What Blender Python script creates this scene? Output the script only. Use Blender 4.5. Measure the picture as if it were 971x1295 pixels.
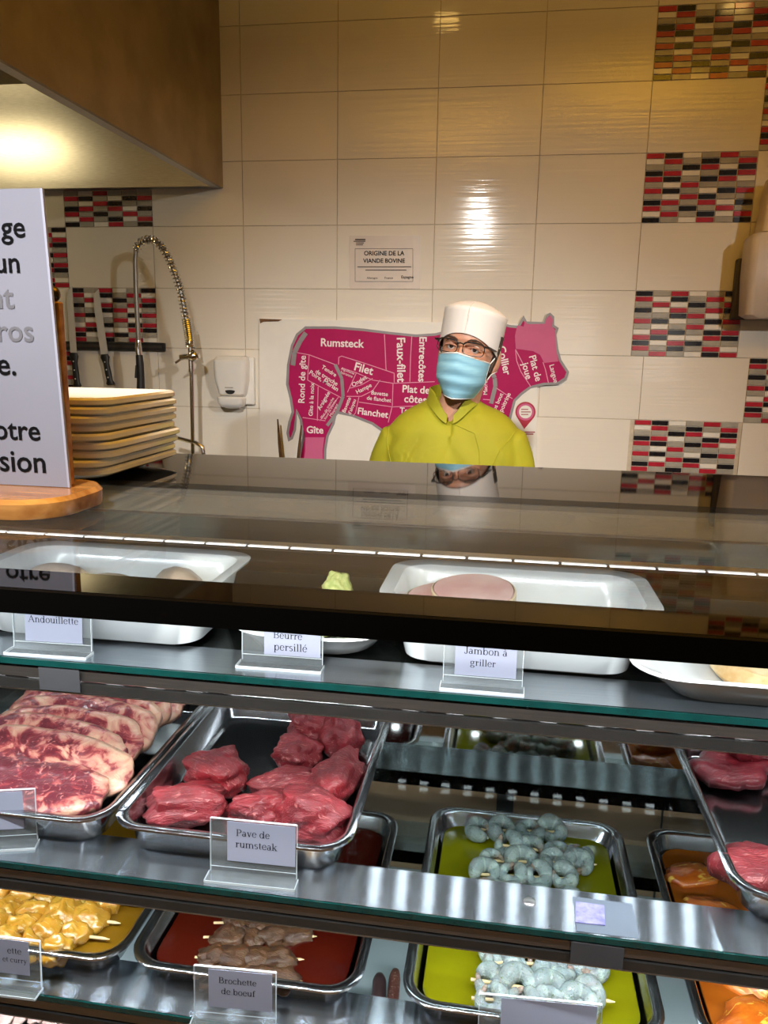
import bpy, bmesh, math, random
from mathutils import Vector, Matrix, noise
for o in list(bpy.data.objects): bpy.data.objects.remove(o)
SC = bpy.context.scene
COL = SC.collection
PI = math.pi
EYE = 1.55                       # camera height above the floor, metres

# ------------------------------------------------------------------ camera
FPX = 985.0
RX = Vector((0.98752385, 0.15653026, 0.01717315))     # camera right
DN = Vector((0.04809483, -0.19596780, -0.97943000))   # camera down
FW = Vector((-0.14994507, 0.96803662, -0.20105117))   # camera forward
cam = bpy.data.cameras.new('camera'); cam.sensor_width = 36; cam.lens = FPX / 1295 * 36
cam.clip_start = 0.02
camo = bpy.data.objects.new('camera', cam); COL.objects.link(camo)
camo.matrix_world = Matrix(((RX.x, -DN.x, -FW.x, 0), (RX.y, -DN.y, -FW.y, 0), (RX.z, -DN.z, -FW.z, EYE), (0, 0, 0, 1)))
SC.camera = camo

def at(px, py, z=None, Y=None):
    """point of the room seen at a photo pixel, on the plane of height z or distance Y"""
    d = RX * ((px - 485.5) / FPX) + DN * ((py - 647.5) / FPX) + FW
    t = (z - EYE) / d.z if z is not None else Y / d.y
    return Vector((d.x * t, d.y * t, EYE + d.z * t))

# ------------------------------------------------------------------ view, world, lamps
SC.view_settings.view_transform = 'Standard'; SC.view_settings.look = 'None'
SC.view_settings.gamma = 1; SC.view_settings.use_curve_mapping = False
SC.view_settings.exposure = 0.0
SC.cycles.use_denoising = True
SC.cycles.transparent_max_bounces = 32
SC.cycles.max_bounces = 10
SC.cycles.caustics_reflective = False; SC.cycles.caustics_refractive = False
SC.cycles.sample_clamp_indirect = 6
w = bpy.data.worlds.new('world'); SC.world = w; w.use_nodes = True
w.node_tree.nodes['Background'].inputs[0].default_value = (1.0, 0.72, 0.40, 1)
w.node_tree.nodes['Background'].inputs[1].default_value = 0.05

def area(name, loc, target, size, power, color, sy=None):
    l = bpy.data.lights.new(name, 'AREA'); l.energy = power; l.color = color; l.size = size
    if sy: l.shape = 'RECTANGLE'; l.size_y = sy
    o = bpy.data.objects.new(name, l); COL.objects.link(o); o.location = loc
    o.rotation_euler = (Vector(target) - Vector(loc)).to_track_quat('-Z', 'Y').to_euler()
    return o
def spot(name, loc, target, power, color, cone, blend=1., r=.05):
    l = bpy.data.lights.new(name, 'SPOT'); l.energy = power; l.color = color; l.spot_size = math.radians(cone); l.spot_blend = blend; l.shadow_soft_size = r
    o = bpy.data.objects.new(name, l); COL.objects.link(o); o.location = loc
    o.rotation_euler = (Vector(target) - Vector(loc)).to_track_quat('-Z', 'Y').to_euler()
for wx in (-3.0, -1.25, .75, 1.75):
    area('shop_window_light', (wx, -3.4, 1.65), (wx * .6, 3.2, 1.5), .55, 3, (1.0, .97, .93), .75)
for sx, tx, pw in ((-.33, -.45, 400), (2.35, -.45, 330)):
    spot('shop_ceiling_spot', (sx, -.8, 2.74), (tx, 3.29, 0.5), pw, (1.0, .975, .93), 46 if sx < 0 else 51, 1., .05)
area('kitchen_ceiling_light', (-.35, 2.75, 3.0), (-.35, 2.75, 0), .1, .5, (1.0, .60, .16), .1)
area('kitchen_ceiling_light', (.87, 2.75, 3.0), (.87, 2.75, 0), .1, .5, (1.0, .60, .16), .1)
area('warm_fill_uplight', (.7, 1.2, 2.75), (.7, 1.2, 4), .8, 36, (1.0, .63, .10), .8)  # both uplights are added, unseen: warm fill bounced off the ceiling
area('warm_fill_uplight', (-.5, .5, 2.75), (-.5, .5, 4), .8, 28, (1.0, .63, .10), .8)

# ------------------------------------------------------------------ materials
def mat(name, c=(.8, .8, .8), rough=.5, metal=0., var=0., vscale=20., bump=0., bscale=80., c2=None, spec=.5, coat=0., stretch=None, aniso=0., sss=0., trans=0., detail=4, lo=.35, hi=.65):
    m = bpy.data.materials.new(name); m.use_nodes = True
    n = m.node_tree.nodes; L = m.node_tree.links; b = n['Principled BSDF']
    b.inputs['Roughness'].default_value = rough; b.inputs['Metallic'].default_value = metal
    b.inputs['Specular IOR Level'].default_value = spec; b.inputs['Coat Weight'].default_value = coat
    b.inputs['Coat Roughness'].default_value = .08
    b.inputs['Anisotropic'].default_value = aniso
    if sss: b.inputs['Subsurface Weight'].default_value = sss; b.inputs['Subsurface Scale'].default_value = .01
    tc = n.new('ShaderNodeTexCoord'); src = tc.outputs['Object']
    if stretch:
        mp = n.new('ShaderNodeMapping'); mp.inputs['Scale'].default_value = stretch
        L.new(src, mp.inputs[0]); src = mp.outputs[0]
    no = n.new('ShaderNodeTexNoise'); no.inputs['Scale'].default_value = vscale; no.inputs['Detail'].default_value = detail
    L.new(src, no.inputs['Vector'])
    r = n.new('ShaderNodeValToRGB'); r.color_ramp.elements[0].position = lo; r.color_ramp.elements[1].position = hi
    if c2 is None: c2 = tuple(max(0, x * (1 - var)) for x in c)
    r.color_ramp.elements[0].color = (*c2, 1); r.color_ramp.elements[1].color = (*c, 1)
    L.new(no.outputs['Fac'], r.inputs[0]); L.new(r.outputs[0], b.inputs['Base Color'])
    if bump:
        nb = n.new('ShaderNodeTexNoise'); nb.inputs['Scale'].default_value = bscale; nb.inputs['Detail'].default_value = 5
        L.new(src, nb.inputs['Vector'])
        bp = n.new('ShaderNodeBump'); bp.inputs['Strength'].default_value = bump; bp.inputs['Distance'].default_value = .004
        L.new(nb.outputs['Fac'], bp.inputs['Height']); L.new(bp.outputs[0], b.inputs['Normal'])
    if aniso:
        cb = n.new('ShaderNodeCombineXYZ'); cb.inputs[1].default_value = 1
        L.new(cb.outputs[0], b.inputs['Tangent'])
    return m

def glass(name, tint=(.97, .99, .98), k=.5, base=.03, rough=.0, haze=0.):
    """thin pane: sees through, mirrors more at a grazing angle"""
    m = bpy.data.materials.new(name); m.use_nodes = True
    n = m.node_tree.nodes; L = m.node_tree.links; n.remove(n['Principled BSDF'])
    lw = n.new('ShaderNodeLayerWeight'); lw.inputs[0].default_value = .5
    p = n.new('ShaderNodeMath'); p.operation = 'POWER'; p.inputs[1].default_value = 5
    a = n.new('ShaderNodeMath'); a.operation = 'MULTIPLY_ADD'; a.inputs[1].default_value = k; a.inputs[2].default_value = base
    L.new(lw.outputs['Facing'], p.inputs[0]); L.new(p.outputs[0], a.inputs[0])
    t = n.new('ShaderNodeBsdfTransparent'); t.inputs[0].default_value = (*tint, 1)
    g = n.new('ShaderNodeBsdfGlossy'); g.inputs['Roughness'].default_value = rough
    body = t.outputs[0]
    if haze:
        d = n.new('ShaderNodeBsdfDiffuse'); d.inputs[0].default_value = (.85, .9, .9, 1)
        mh = n.new('ShaderNodeMixShader'); mh.inputs[0].default_value = haze
        L.new(body, mh.inputs[1]); L.new(d.outputs[0], mh.inputs[2]); body = mh.outputs[0]
    mx = n.new('ShaderNodeMixShader'); L.new(a.outputs[0], mx.inputs[0]); L.new(body, mx.inputs[1]); L.new(g.outputs[0], mx.inputs[2])
    L.new(mx.outputs[0], n['Material Output'].inputs[0])
    return m

def emit(name, c, s):
    m = bpy.data.materials.new(name); m.use_nodes = True
    n = m.node_tree.nodes; b = n['Principled BSDF']
    b.inputs['Base Color'].default_value = (*c, 1); b.inputs['Emission Color'].default_value = (*c, 1); b.inputs['Emission Strength'].default_value = s
    return m

# ------------------------------------------------------------------ mesh builder
class MB:
    def __init__(s): s.v = []; s.f = []; s.m = []
    def add(s, vs, fs, m=0):
        o = len(s.v); s.v += [Vector(p) for p in vs]; s.f += [[i + o for i in f] for f in fs]; s.m += [m] * len(fs)
    def box(s, x0, x1, y0, y1, z0, z1, m=0):
        s.add([(x0, y0, z0), (x1, y0, z0), (x1, y1, z0), (x0, y1, z0), (x0, y0, z1), (x1, y0, z1), (x1, y1, z1), (x0, y1, z1)],
              [(0, 3, 2, 1), (4, 5, 6, 7), (0, 1, 5, 4), (1, 2, 6, 5), (2, 3, 7, 6), (3, 0, 4, 7)], m)
    def loft(s, rings, cap0=True, cap1=True, m=0, closed=True):
        o = len(s.v); k = len(rings[0])
        for r in rings: s.v += [Vector(p) for p in r]
        for i in range(len(rings) - 1):
            for j in range(k if closed else k - 1):
                a = o + i * k + j; b = o + i * k + (j + 1) % k
                s.f.append([a, b, b + k, a + k]); s.m.append(m)
        if cap0: s.f.append([o + j for j in reversed(range(k))]); s.m.append(m)
        if cap1: s.f.append([o + (len(rings) - 1) * k + j for j in range(k)]); s.m.append(m)
    def tube(s, path, r, n=8, m=0, caps=True):
        path = [Vector(p) for p in path]; rs = r if isinstance(r, (list, tuple)) else [r] * len(path)
        rings = []; up = Vector((0.13, 0.31, 0.94)).normalized(); prev = None
        for i, p in enumerate(path):
            t = (path[min(i + 1, len(path) - 1)] - path[max(i - 1, 0)]).normalized()
            if prev is None:
                a = t.cross(up)
                if a.length < .05: a = t.cross(Vector((1, 0, 0)))
            else: a = prev - t * prev.dot(t)
            a.normalize(); prev = a; b = t.cross(a)
            rings.append([p + (a * math.cos(2 * PI * j / n) + b * math.sin(2 * PI * j / n)) * rs[i] for j in range(n)])
        s.loft(rings, caps, caps, m)
    def lathe(s, prof, c=(0, 0, 0), n=32, m=0, cap0=True, cap1=True):
        c = Vector(c)
        s.loft([[c + Vector((r * math.cos(2 * PI * j / n), r * math.sin(2 * PI * j / n), z)) for j in range(n)] for r, z in prof], cap0, cap1, m)
    def ball(s, c, r, nu=16, nv=10, fn=None, m=0):
        c = Vector(c); r = Vector(r) if not isinstance(r, (int, float)) else Vector((r, r, r))
        def P(d):
            q = Vector((d.x * r.x, d.y * r.y, d.z * r.z))
            return c + (fn(d, q) if fn else q)
        o = len(s.v)
        s.v.append(P(Vector((0, 0, -1))))
        for i in range(1, nv):
            ph = -PI / 2 + PI * i / nv
            for j in range(nu):
                th = 2 * PI * j / nu
                s.v.append(P(Vector((math.cos(ph) * math.cos(th), math.cos(ph) * math.sin(th), math.sin(ph)))))
        s.v.append(P(Vector((0, 0, 1)))); e = len(s.v) - 1
        for j in range(nu):
            j2 = (j + 1) % nu
            s.f.append([o, o + 1 + j2, o + 1 + j]); s.m.append(m)
            for i in range(nv - 2):
                a = o + 1 + i * nu
                s.f.append([a + j, a + j2, a + nu + j2, a + nu + j]); s.m.append(m)
            a = o + 1 + (nv - 2) * nu
            s.f.append([a + j, a + j2, e]); s.m.append(m)
    def prism(s, poly, d, m=0):
        """polygon (list of points) thickened by vector d"""
        poly = [Vector(p) for p in poly]; d = Vector(d); k = len(poly)
        s.add(poly + [p + d for p in poly], [list(range(k)), [k + i for i in reversed(range(k))]] + [[i, i + k, (i + 1) % k + k, (i + 1) % k] for i in range(k)], m)
    def xf(s, M):
        s.v = [M @ p for p in s.v]; return s
    def build(s, name, mats, parent=None, loc=None, smooth=True, bevel=0, sub=0, ang=40):
        me = bpy.data.meshes.new(name); me.from_pydata([tuple(p) for p in s.v], [], s.f); me.update()
        if not isinstance(mats, (list, tuple)): mats = [mats]
        for x in mats: me.materials.append(x)
        for p, i in zip(me.polygons, s.m): p.material_index = i
        bm = bmesh.new(); bm.from_mesh(me); bmesh.ops.recalc_face_normals(bm, faces=bm.faces); bm.to_mesh(me); bm.free()
        if smooth:
            me.shade_smooth() if hasattr(me, 'shade_smooth') else None
            try: me.set_sharp_from_angle(angle=math.radians(ang))
            except Exception: pass
        o = bpy.data.objects.new(name, me); COL.objects.link(o)
        if parent: o.parent = parent
        if loc: o.location = loc
        if bevel:
            b = o.modifiers.new('bevel', 'BEVEL'); b.width = bevel; b.segments = 2; b.limit_method = 'ANGLE'
        if sub:
            b = o.modifiers.new('subd', 'SUBSURF'); b.levels = sub; b.render_levels = sub
        return o

def tag(o, label=None, cat=None, group=None, kind=None):
    if label: o['label'] = label
    if cat: o['category'] = cat
    if group: o['group'] = group
    if kind: o['kind'] = kind
    return o
def thing(name, loc, label, cat, group=None, rz=0):
    o = bpy.data.objects.new(name, None); COL.objects.link(o); o.location = loc; o.rotation_euler = (0, 0, rz)
    o.empty_display_size = .05
    return tag(o, label, cat, group)
def children(o): return [c for c in COL.objects if c.parent is o]
def copy_tree(o, parent=None):
    kids = list(o.children)
    c = o.copy(); COL.objects.link(c)
    if parent: c.parent = parent
    for k in kids: copy_tree(k, c)
    return c
def rrect(hx, hy, r, z, n=6, cx=0, cy=0):
    out = []
    for qx, qy, a0 in ((1, 1, 0), (-1, 1, PI / 2), (-1, -1, PI), (1, -1, 3 * PI / 2)):
        for i in range(n + 1):
            a = a0 + PI / 2 * i / n
            out.append(Vector((cx + qx * (hx - r) + r * math.cos(a), cy + qy * (hy - r) + r * math.sin(a), z)))
    return out
def nz(p, s=1., seed=0.): return noise.noise(Vector(p) * s + Vector((seed * 7.13, seed * 3.77, seed * 1.31)))

TEXTS = []
def text(s, c, width, mtl, parent, xdir=(1, 0, 0), ydir=(0, 0, 1), bold=.0, name='lettering', height=None, align='CENTER'):
    cu = bpy.data.curves.new(name, 'FONT'); cu.body = s; cu.align_x = align; cu.align_y = 'CENTER'; cu.offset = bold; cu.extrude = .002
    cu.resolution_u = 3; cu.materials.append(mtl)
    o = bpy.data.objects.new(name, cu); COL.objects.link(o); o.parent = parent
    TEXTS.append((o, Vector(c), width, height, Vector(xdir).normalized(), Vector(ydir).normalized()))
    return o
def settle_texts():
    bpy.context.view_layer.update()
    for o, c, wd, h, x, y in TEXTS:
        d = o.dimensions
        sx = wd / max(d.x, 1e-4) if wd else h / max(d.y, 1e-4)
        sy = h / max(d.y, 1e-4) if h else sx
        y = (y - x * x.dot(y)).normalized(); z = x.cross(y)
        M = Matrix(((x.x * sx, y.x * sy, z.x * .02, c.x), (x.y * sx, y.y * sy, z.y * .02, c.y), (x.z * sx, y.z * sy, z.z * .02, c.z), (0, 0, 0, 1)))
        me = bpy.data.meshes.new_from_object(o); nm = o.name; pr = o.parent; bpy.data.objects.remove(o)
        q = bpy.data.objects.new('lettering', me); COL.objects.link(q); q.parent = pr
        q.matrix_basis = pr.matrix_world.inverted() @ M

def glyph(ch):
    """strokes of one seriffed letter: l = straight, a = arc; returns (advance, strokes)"""
    K = .085; H = .03
    L = lambda x0, y0, x1, y1, w=K: ('l', x0, y0, x1, y1, w)
    A = lambda cx, cy, rx, ry, a0, a1, w=K: ('a', cx, cy, rx, ry, a0, a1, w)
    def st(x, y0, y1, top=1, bot=1):
        o = [L(x, y0, x, y1)]
        if bot: o.append(L(x - .10, y0 + H / 2, x + .10, y0 + H / 2, H))
        if top == 1: o.append(L(x - .11, y1 - H, x + .02, y1 - H / 3, H))
        if top == 2: o.append(L(x - .10, y1 - H / 2, x + .10, y1 - H / 2, H))
        return o
    x = .46
    G = {
        'i': (.27, st(.13, 0, x) + [A(.12, .61, .03, .03, 0, 360, .06)]), 'l': (.27, st(.13, 0, .68)),
        'n': (.54, st(.12, 0, x) + [A(.26, .29, .145, .155, 180, 0)] + st(.405, 0, .30, 0)),
        'm': (.82, st(.12, 0, x) + [A(.26, .29, .145, .155, 180, 0)] + st(.405, 0, .30, 0) + [A(.545, .29, .145, .155, 180, 0)] + st(.69, 0, .30, 0)),
        'u': (.54, st(.12, .14, x, 1, 0) + [A(.25, .15, .13, .14, 180, 360)] + st(.405, 0, x, 1, 1)),
        'h': (.54, st(.12, 0, .68) + [A(.26, .29, .145, .155, 180, 0)] + st(.405, 0, .30, 0)),
        'r': (.38, st(.13, 0, x) + [A(.27, .28, .13, .15, 170, 75), A(.31, .40, .025, .025, 0, 360, .06)]),
        'd': (.54, [A(.22, .23, .165, .235, 0, 360)] + st(.40, 0, .68)), 'b': (.52, st(.11, 0, .68, 1, 0) + [A(.285, .23, .165, .235, 0, 360)]),
        'p': (.54, st(.12, -.22, x) + [A(.295, .23, .165, .235, 0, 360)]), 'o': (.50, [A(.25, .23, .185, .235, 0, 360)]),
        'e': (.46, [A(.23, .23, .175, .235, 5, 325), L(.07, .26, .40, .26, H)]), 'c': (.45, [A(.23, .23, .175, .235, 45, 325), A(.35, .37, .02, .02, 0, 360, .06)]),
        'a': (.46, [A(.19, .13, .135, .125, 0, 360), L(.33, .05, .33, .33), L(.33, .03, .42, .03, H), A(.21, .325, .12, .13, 0, 155)]),
        'g': (.50, [A(.21, .30, .145, .155, 0, 360), A(.23, -.09, .18, .11, 0, 360), L(.12, .16, .12, .04, .05), L(.33, .40, .46, .43, .05)]),
        's': (.39, [A(.185, .345, .115, .105, 30, 270), A(.185, .12, .125, .115, -150, 90)]),
        't': (.31, [L(.14, .07, .14, .58), L(.02, .445, .28, .445, H), A(.215, .08, .075, .08, 180, 320, .05)]),
        'f': (.33, st(.14, 0, .55, 0) + [A(.235, .55, .095, .12, 180, 30), L(.02, .445, .29, .445, H)]),
        'k': (.52, st(.11, 0, .68) + [L(.15, .20, .38, .45, .04), L(.22, .28, .42, 0), L(.33, H / 2, .52, H / 2, H), L(.29, .445, .48, .445, H)]),
        'v': (.48, [L(.09, x, .25, 0), L(.25, 0, .39, x, .04), L(.01, .445, .18, .445, H), L(.31, .445, .48, .445, H)]),
        'y': (.48, [L(.09, x, .25, 0), L(.39, x, .17, -.2, .04), L(.01, .445, .18, .445, H), L(.31, .445, .48, .445, H), A(.12, -.17, .04, .04, 0, 360, .05)]),
        'A': (.70, [L(.34, .66, .08, 0, .04), L(.33, .66, .60, 0), L(.17, .22, .49, .22, H), L(.0, H / 2, .18, H / 2, H), L(.50, H / 2, .70, H / 2, H)]),
        'B': (.62, st(.14, 0, .66, 2) + [A(.30, .50, .18, .145, -90, 90), A(.31, .18, .23, .175, -90, 90), L(.14, .345, .32, .345, H), L(.14, .645, .30, .645, H), L(.14, .015, .30, .015, H)]),
        'P': (.57, st(.14, 0, .66, 2) + [A(.29, .48, .21, .165, -90, 90), L(.14, .31, .30, .31, H), L(.14, .645, .30, .645, H)]),
        'J': (.38, st(.24, .12, .66, 2, 0) + [A(.13, .12, .11, .13, 180, 360)]), ' ': (.25, [])}
    G['é'] = (.46, G['e'][1] + [L(.22, .54, .33, .68, .05)]); G['à'] = (.46, G['a'][1] + [L(.27, .54, .15, .68, .05)])
    return G[ch]
def serif_text(s, c, width, mtl, parent, xdir, ydir):
    b = MB(); pen = 0.
    for ch in s:
        adv, strokes = glyph(ch)
        for q in strokes:
            if q[0] == 'l':
                _, x0, y0, x1, y1, w_ = q; u = Vector((x1 - x0, y1 - y0)).normalized(); v = Vector((-u.y, u.x)) * w_ / 2
                b.add([(pen + x0 - v.x, y0 - v.y, 0), (pen + x1 - v.x, y1 - v.y, 0), (pen + x1 + v.x, y1 + v.y, 0), (pen + x0 + v.x, y0 + v.y, 0)], [(0, 1, 2, 3)])
            else:
                _, cx, cy, rx, ry, a0, a1, w_ = q; n = 16; vs = []
                for i in range(n + 1):
                    a = math.radians(a0 + (a1 - a0) * i / n); ca, sa = math.cos(a), math.sin(a); hw = w_ * (.22 + .28 * abs(ca)) if rx > .05 else w_ / 2
                    vs += [(pen + cx + (rx - hw) * ca, cy + (ry - hw) * sa, 0), (pen + cx + (rx + hw * .8) * ca, cy + (ry + hw * .8) * sa, 0)]
                b.add(vs, [(2 * i, 2 * i + 1, 2 * i + 3, 2 * i + 2) for i in range(n)])
        pen += adv
    x = Vector(xdir).normalized(); y = Vector(ydir); y = (y - x * x.dot(y)).normalized(); k = width / pen
    pts = [Vector(c) + x * ((p.x - pen / 2) * k) + y * ((p.y - .25) * k) for p in b.v]
    b.v = pts; bpy.context.view_layer.update()
    o = b.build('lettering', mtl, smooth=False); o.parent = parent; o.matrix_basis = parent.matrix_world.inverted(); return o

M_ = {}
M_['tile'] = mat('cream_glazed_tile', (.80, .745, .655), .09, var=.04, vscale=3)
def tile_bump(m):
    n = m.node_tree.nodes; L = m.node_tree.links; b = n['Principled BSDF']
    tc = n.new('ShaderNodeTexCoord'); mp = n.new('ShaderNodeMapping'); mp.inputs['Scale'].default_value = (2.2, 1, 90)
    no = n.new('ShaderNodeTexNoise'); no.inputs['Scale'].default_value = 1; no.inputs['Detail'].default_value = 2
    bp = n.new('ShaderNodeBump'); bp.inputs['Strength'].default_value = .09; bp.inputs['Distance'].default_value = .006
    L.new(tc.outputs['Object'], mp.inputs[0]); L.new(mp.outputs[0], no.inputs['Vector']); L.new(no.outputs['Fac'], bp.inputs['Height']); L.new(bp.outputs[0], b.inputs['Normal'])
tile_bump(M_['tile'])
M_['grout'] = mat('grey_beige_grout', (.60, .52, .40), .8, var=.15, vscale=60)
M_['chip_red'] = mat('red_mosaic_chip', (.50, .028, .05), .12, var=.2, vscale=30)
M_['chip_black'] = mat('black_mosaic_chip', (.018, .016, .02), .12, var=.3, vscale=30)
M_['chip_grey'] = mat('grey_mosaic_chip', (.42, .39, .33), .12, var=.15, vscale=30)
M_['chip_white'] = mat('white_mosaic_chip', (.82, .78, .70), .12, var=.05, vscale=30)
M_['steel'] = mat('brushed_stainless_steel', (.62, .61, .59), .28, 1, var=.15, vscale=30, stretch=(1, 12, 12))
M_['hoodsteel'] = mat('dull_hood_steel', (.42, .33, .21), .38, 1, var=.25, vscale=6, bump=.03, bscale=20)
M_['traysteel'] = mat('polished_tray_steel', (.60, .61, .63), .16, 1, var=.12, vscale=14)
M_['band'] = mat('brushed_shelf_steel', (.50, .55, .60), .20, 1, var=.12, vscale=12, stretch=(1, 60, 60), aniso=1.)
M_['plateband'] = mat('dull_shelf_steel', (.30, .29, .28), .25, 1, var=.35, vscale=10, stretch=(1, 40, 40))
M_['dark'] = mat('dark_grey_aluminium', (.10, .095, .09), .35, .8, var=.2, vscale=20)
M_['bronze'] = mat('brown_grey_anodised_metal', (.26, .24, .22), .3, .9, var=.15, vscale=20, stretch=(1, 20, 20))
M_['black'] = mat('black_glossy_enamel', (.004, .004, .004), .03, var=.2, spec=.4)
M_['blackedge'] = mat('dead_black_edge', (.003, .003, .003), .7, var=.2, spec=.1)
M_['blackmat'] = mat('black_matt_plastic', (.012, .012, .013), .45, var=.3, vscale=40)
M_['porcelain'] = mat('white_porcelain', (.80, .83, .84), .08, var=.02, spec=.6)
M_['plate'] = mat('cream_white_stoneware', (.80, .76, .66), .12, var=.03, spec=.5)
M_['white'] = mat('white_plastic', (.80, .78, .74), .25, var=.03)
M_['paper'] = mat('white_paper', (.80, .80, .82), .6, var=.03, vscale=8)
M_['card'] = mat('pale_lilac_grey_card', (.33, .34, .43), .6, var=.05, vscale=8)
M_['ink'] = mat('black_ink', (.006, .006, .007), .8, var=.2, spec=.05)
M_['wood'] = mat('varnished_beech_wood', (.52, .25, .07), .25, c2=(.33, .13, .03), vscale=10, stretch=(1, 8, 8), coat=.4)
M_['glass'] = glass('clear_glass', (.985, .995, .99), .42, .02, haze=.012)
M_['shelfglass'] = glass('green_tinted_shelf_glass', (.93, .965, .955), .42, .03)
M_['edge'] = mat('green_glass_edge', (.004, .05, .045), .1, var=.3, vscale=40, spec=.8)
M_['acrylic'] = glass('clear_acrylic', (.95, .96, .97), .4, .05, .02, haze=.07)
M_['acryledge'] = mat('bright_acrylic_edge', (.65, .70, .72), .2, var=.1)
M_['led'] = emit('cool_white_led', (.86, .95, 1.0), 170)
M_['ledstreak'] = emit('added_streak_led', (.86, .95, 1.0), 60)
M_['profglint'] = emit('glowing_profile_glint', (.90, .96, 1.0), 2)
M_['ledtop'] = emit('cool_white_led_under_top', (.86, .95, 1.0), 900)
M_['mirror'] = mat('dark_mirror_glass', (.36, .38, .37), .05, 1, var=.05)
M_['stick'] = mat('pale_bamboo', (.78, .58, .30), .5, var=.2, vscale=30)
M_['floor'] = mat('brown_floor_tile', (.30, .20, .12), .35, var=.3, vscale=5)
M_['ceil'] = mat('ochre_plaster', (.54, .40, .085), .8, var=.05)
M_['wall'] = mat('beige_plaster', (.46, .36, .16), .7, var=.05)

# ------------------------------------------------------------------ the room
WY = 3.29                         # back wall
def struct(o): o['kind'] = 'structure'; return o
b = MB(); b.box(-3.2, 2.6, -3.6, WY + .1, -.1, 0); struct(b.build('floor', M_['floor']))
b = MB(); b.box(-3.2, 2.6, -3.6, WY + .1, 3.12, 3.2); struct(b.build('ceiling', M_['ceil']))
b = MB(); b.box(-3.3, -3.2, -3.6, WY + .1, 0, 3.12); struct(b.build('wall_left', M_['wall']))
b = MB(); b.box(2.6, 2.7, -3.6, WY + .1, 0, 3.12); struct(b.build('wall_right', M_['wall']))
b = MB(); b.box(-3.2, 2.6, -3.7, -3.6, 0, 3.12); struct(b.build('wall_front', M_['wall']))

TW, TH = .4, .25176
X0, ZT = -1.12364, 1.55 + 1.26027      # tile joint column 0 / row 0
PAT = ['RBWGRG', 'WRGBGR', 'GGBRWB', 'BRWGBR', 'RBGBRW', 'GWRGGG', 'RBGWBR', 'GWRBGG', 'BRGRWB', 'RGBGRG', 'WRGBWR', 'BGWRGB']
PAT2 = ['BGRWGB', 'RWBGRW', 'GRWBGR', 'BWRGRB', 'GGBRWG', 'RBWGBR', 'GWGRWG', 'WRBGBR', 'RBWWRB', 'BWRBGG', 'RGBGRW', 'GRGWBR']
MOS = {(4, 0): PAT, (4, 2): PAT, (4, 4): PAT2, (5, 1): PAT2, (5, 5): PAT2, (-2, 2): PAT, (-3, 3): PAT2, (-2, 4): PAT2, (-3, 5): PAT}
b = MB(); b.box(-3.2, 2.6, WY, WY + .1, 0, 3.12, 1)
g = .0015
mos = MB()
CH = {'R': 0, 'B': 1, 'G': 2, 'W': 3}
def mosaic(x0, zt, pat, c0=0):
    cw, chh = TW / 6, TH / 12
    for r in range(12):
        for c in range(c0, 6):
            mos.box(x0 + c * cw + .0018, x0 + (c + 1) * cw - .0022, WY - .005, WY, zt - (r + 1) * chh + .0020, zt - r * chh - .0020, CH[pat[r][c]])
for r in range(-2, 11):
    off = .0 if r < 5 else (.05 if r == 5 else .02)
    for c in range(-6, 9):
        x = X0 + c * TW + (off if c >= 3 else 0); z1 = ZT - r * TH
        wv = TW
        if c == 2 and off: wv = TW + off
        xa, xb, za, zb = max(x, -3.19), min(x + wv, 2.59), max(z1 - TH, .01), min(z1, 3.115)
        if xb - xa < .02 or zb - za < .02: continue
        if (c, r) in MOS: mosaic(x, z1, MOS[(c, r)])
        elif (c, r) == (4, 6):
            mosaic(x + .015, z1, PAT)
        elif (c, r) == (5, 6): b.box(x + .03, x + .4, WY - .004, WY, za + g, zb - g, 0)
        else: b.box(xa + g, xb - g, WY - .004, WY, za + g, zb - g, 0)
struct(b.build('wall_back', [M_['tile'], M_['grout']], smooth=False, bevel=0))
struct(mos.build('trim_2', [M_['chip_red'], M_['chip_black'], M_['chip_grey'], M_['chip_white']], smooth=False))

# ------------------------------------------------------------------ extractor hood
HB = at(281, 237, Y=3.27).z; HX = -1.207
t = thing('extractor_hood', (-2.1, 2.2, HB), 'large stainless extractor hood with warm light inside, against tiled wall', 'hood')
def rel(o, t):
    o.parent = t; o.matrix_parent_inverse = Matrix.Translation(-Vector(t.location)) if t.rotation_euler.z == 0 else (Matrix.Translation(t.location) @ Matrix.Rotation(t.rotation_euler.z, 4, 'Z')).inverted()
    return o
def part(name, mb, m, t, **k): return rel(mb.build(name, m, **k), t)
b = MB(); b.box(HX - .012, HX, 1.2, 3.284, HB, 3.11); part('side_panel', b, M_['hoodsteel'], t, smooth=False)
b = MB(); b.box(-3.0, HX - .012, 1.2, 1.212, HB, 3.11); part('front_panel', b, M_['hoodsteel'], t, smooth=False)
b = MB(); b.box(-3.0, -2.988, 1.212, 3.284, HB, 3.11); part('side_panel', b, M_['hoodsteel'], t, smooth=False)
b = MB(); b.box(-2.988, HX - .012, 3.272, 3.284, HB, 3.11); b.box(-2.988, HX - .012, 3.24, 3.272, HB, HB + .012); b.box(-2.988, HX - .012, 3.24, 3.244, HB + .012, HB + .03)
part('back_panel', b, M_['steel'], t, smooth=False)
b = MB(); b.box(HX - .045, HX - .012, 1.212, 3.24, HB, HB + .006); part('rim', b, M_['steel'], t, smooth=False)
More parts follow.
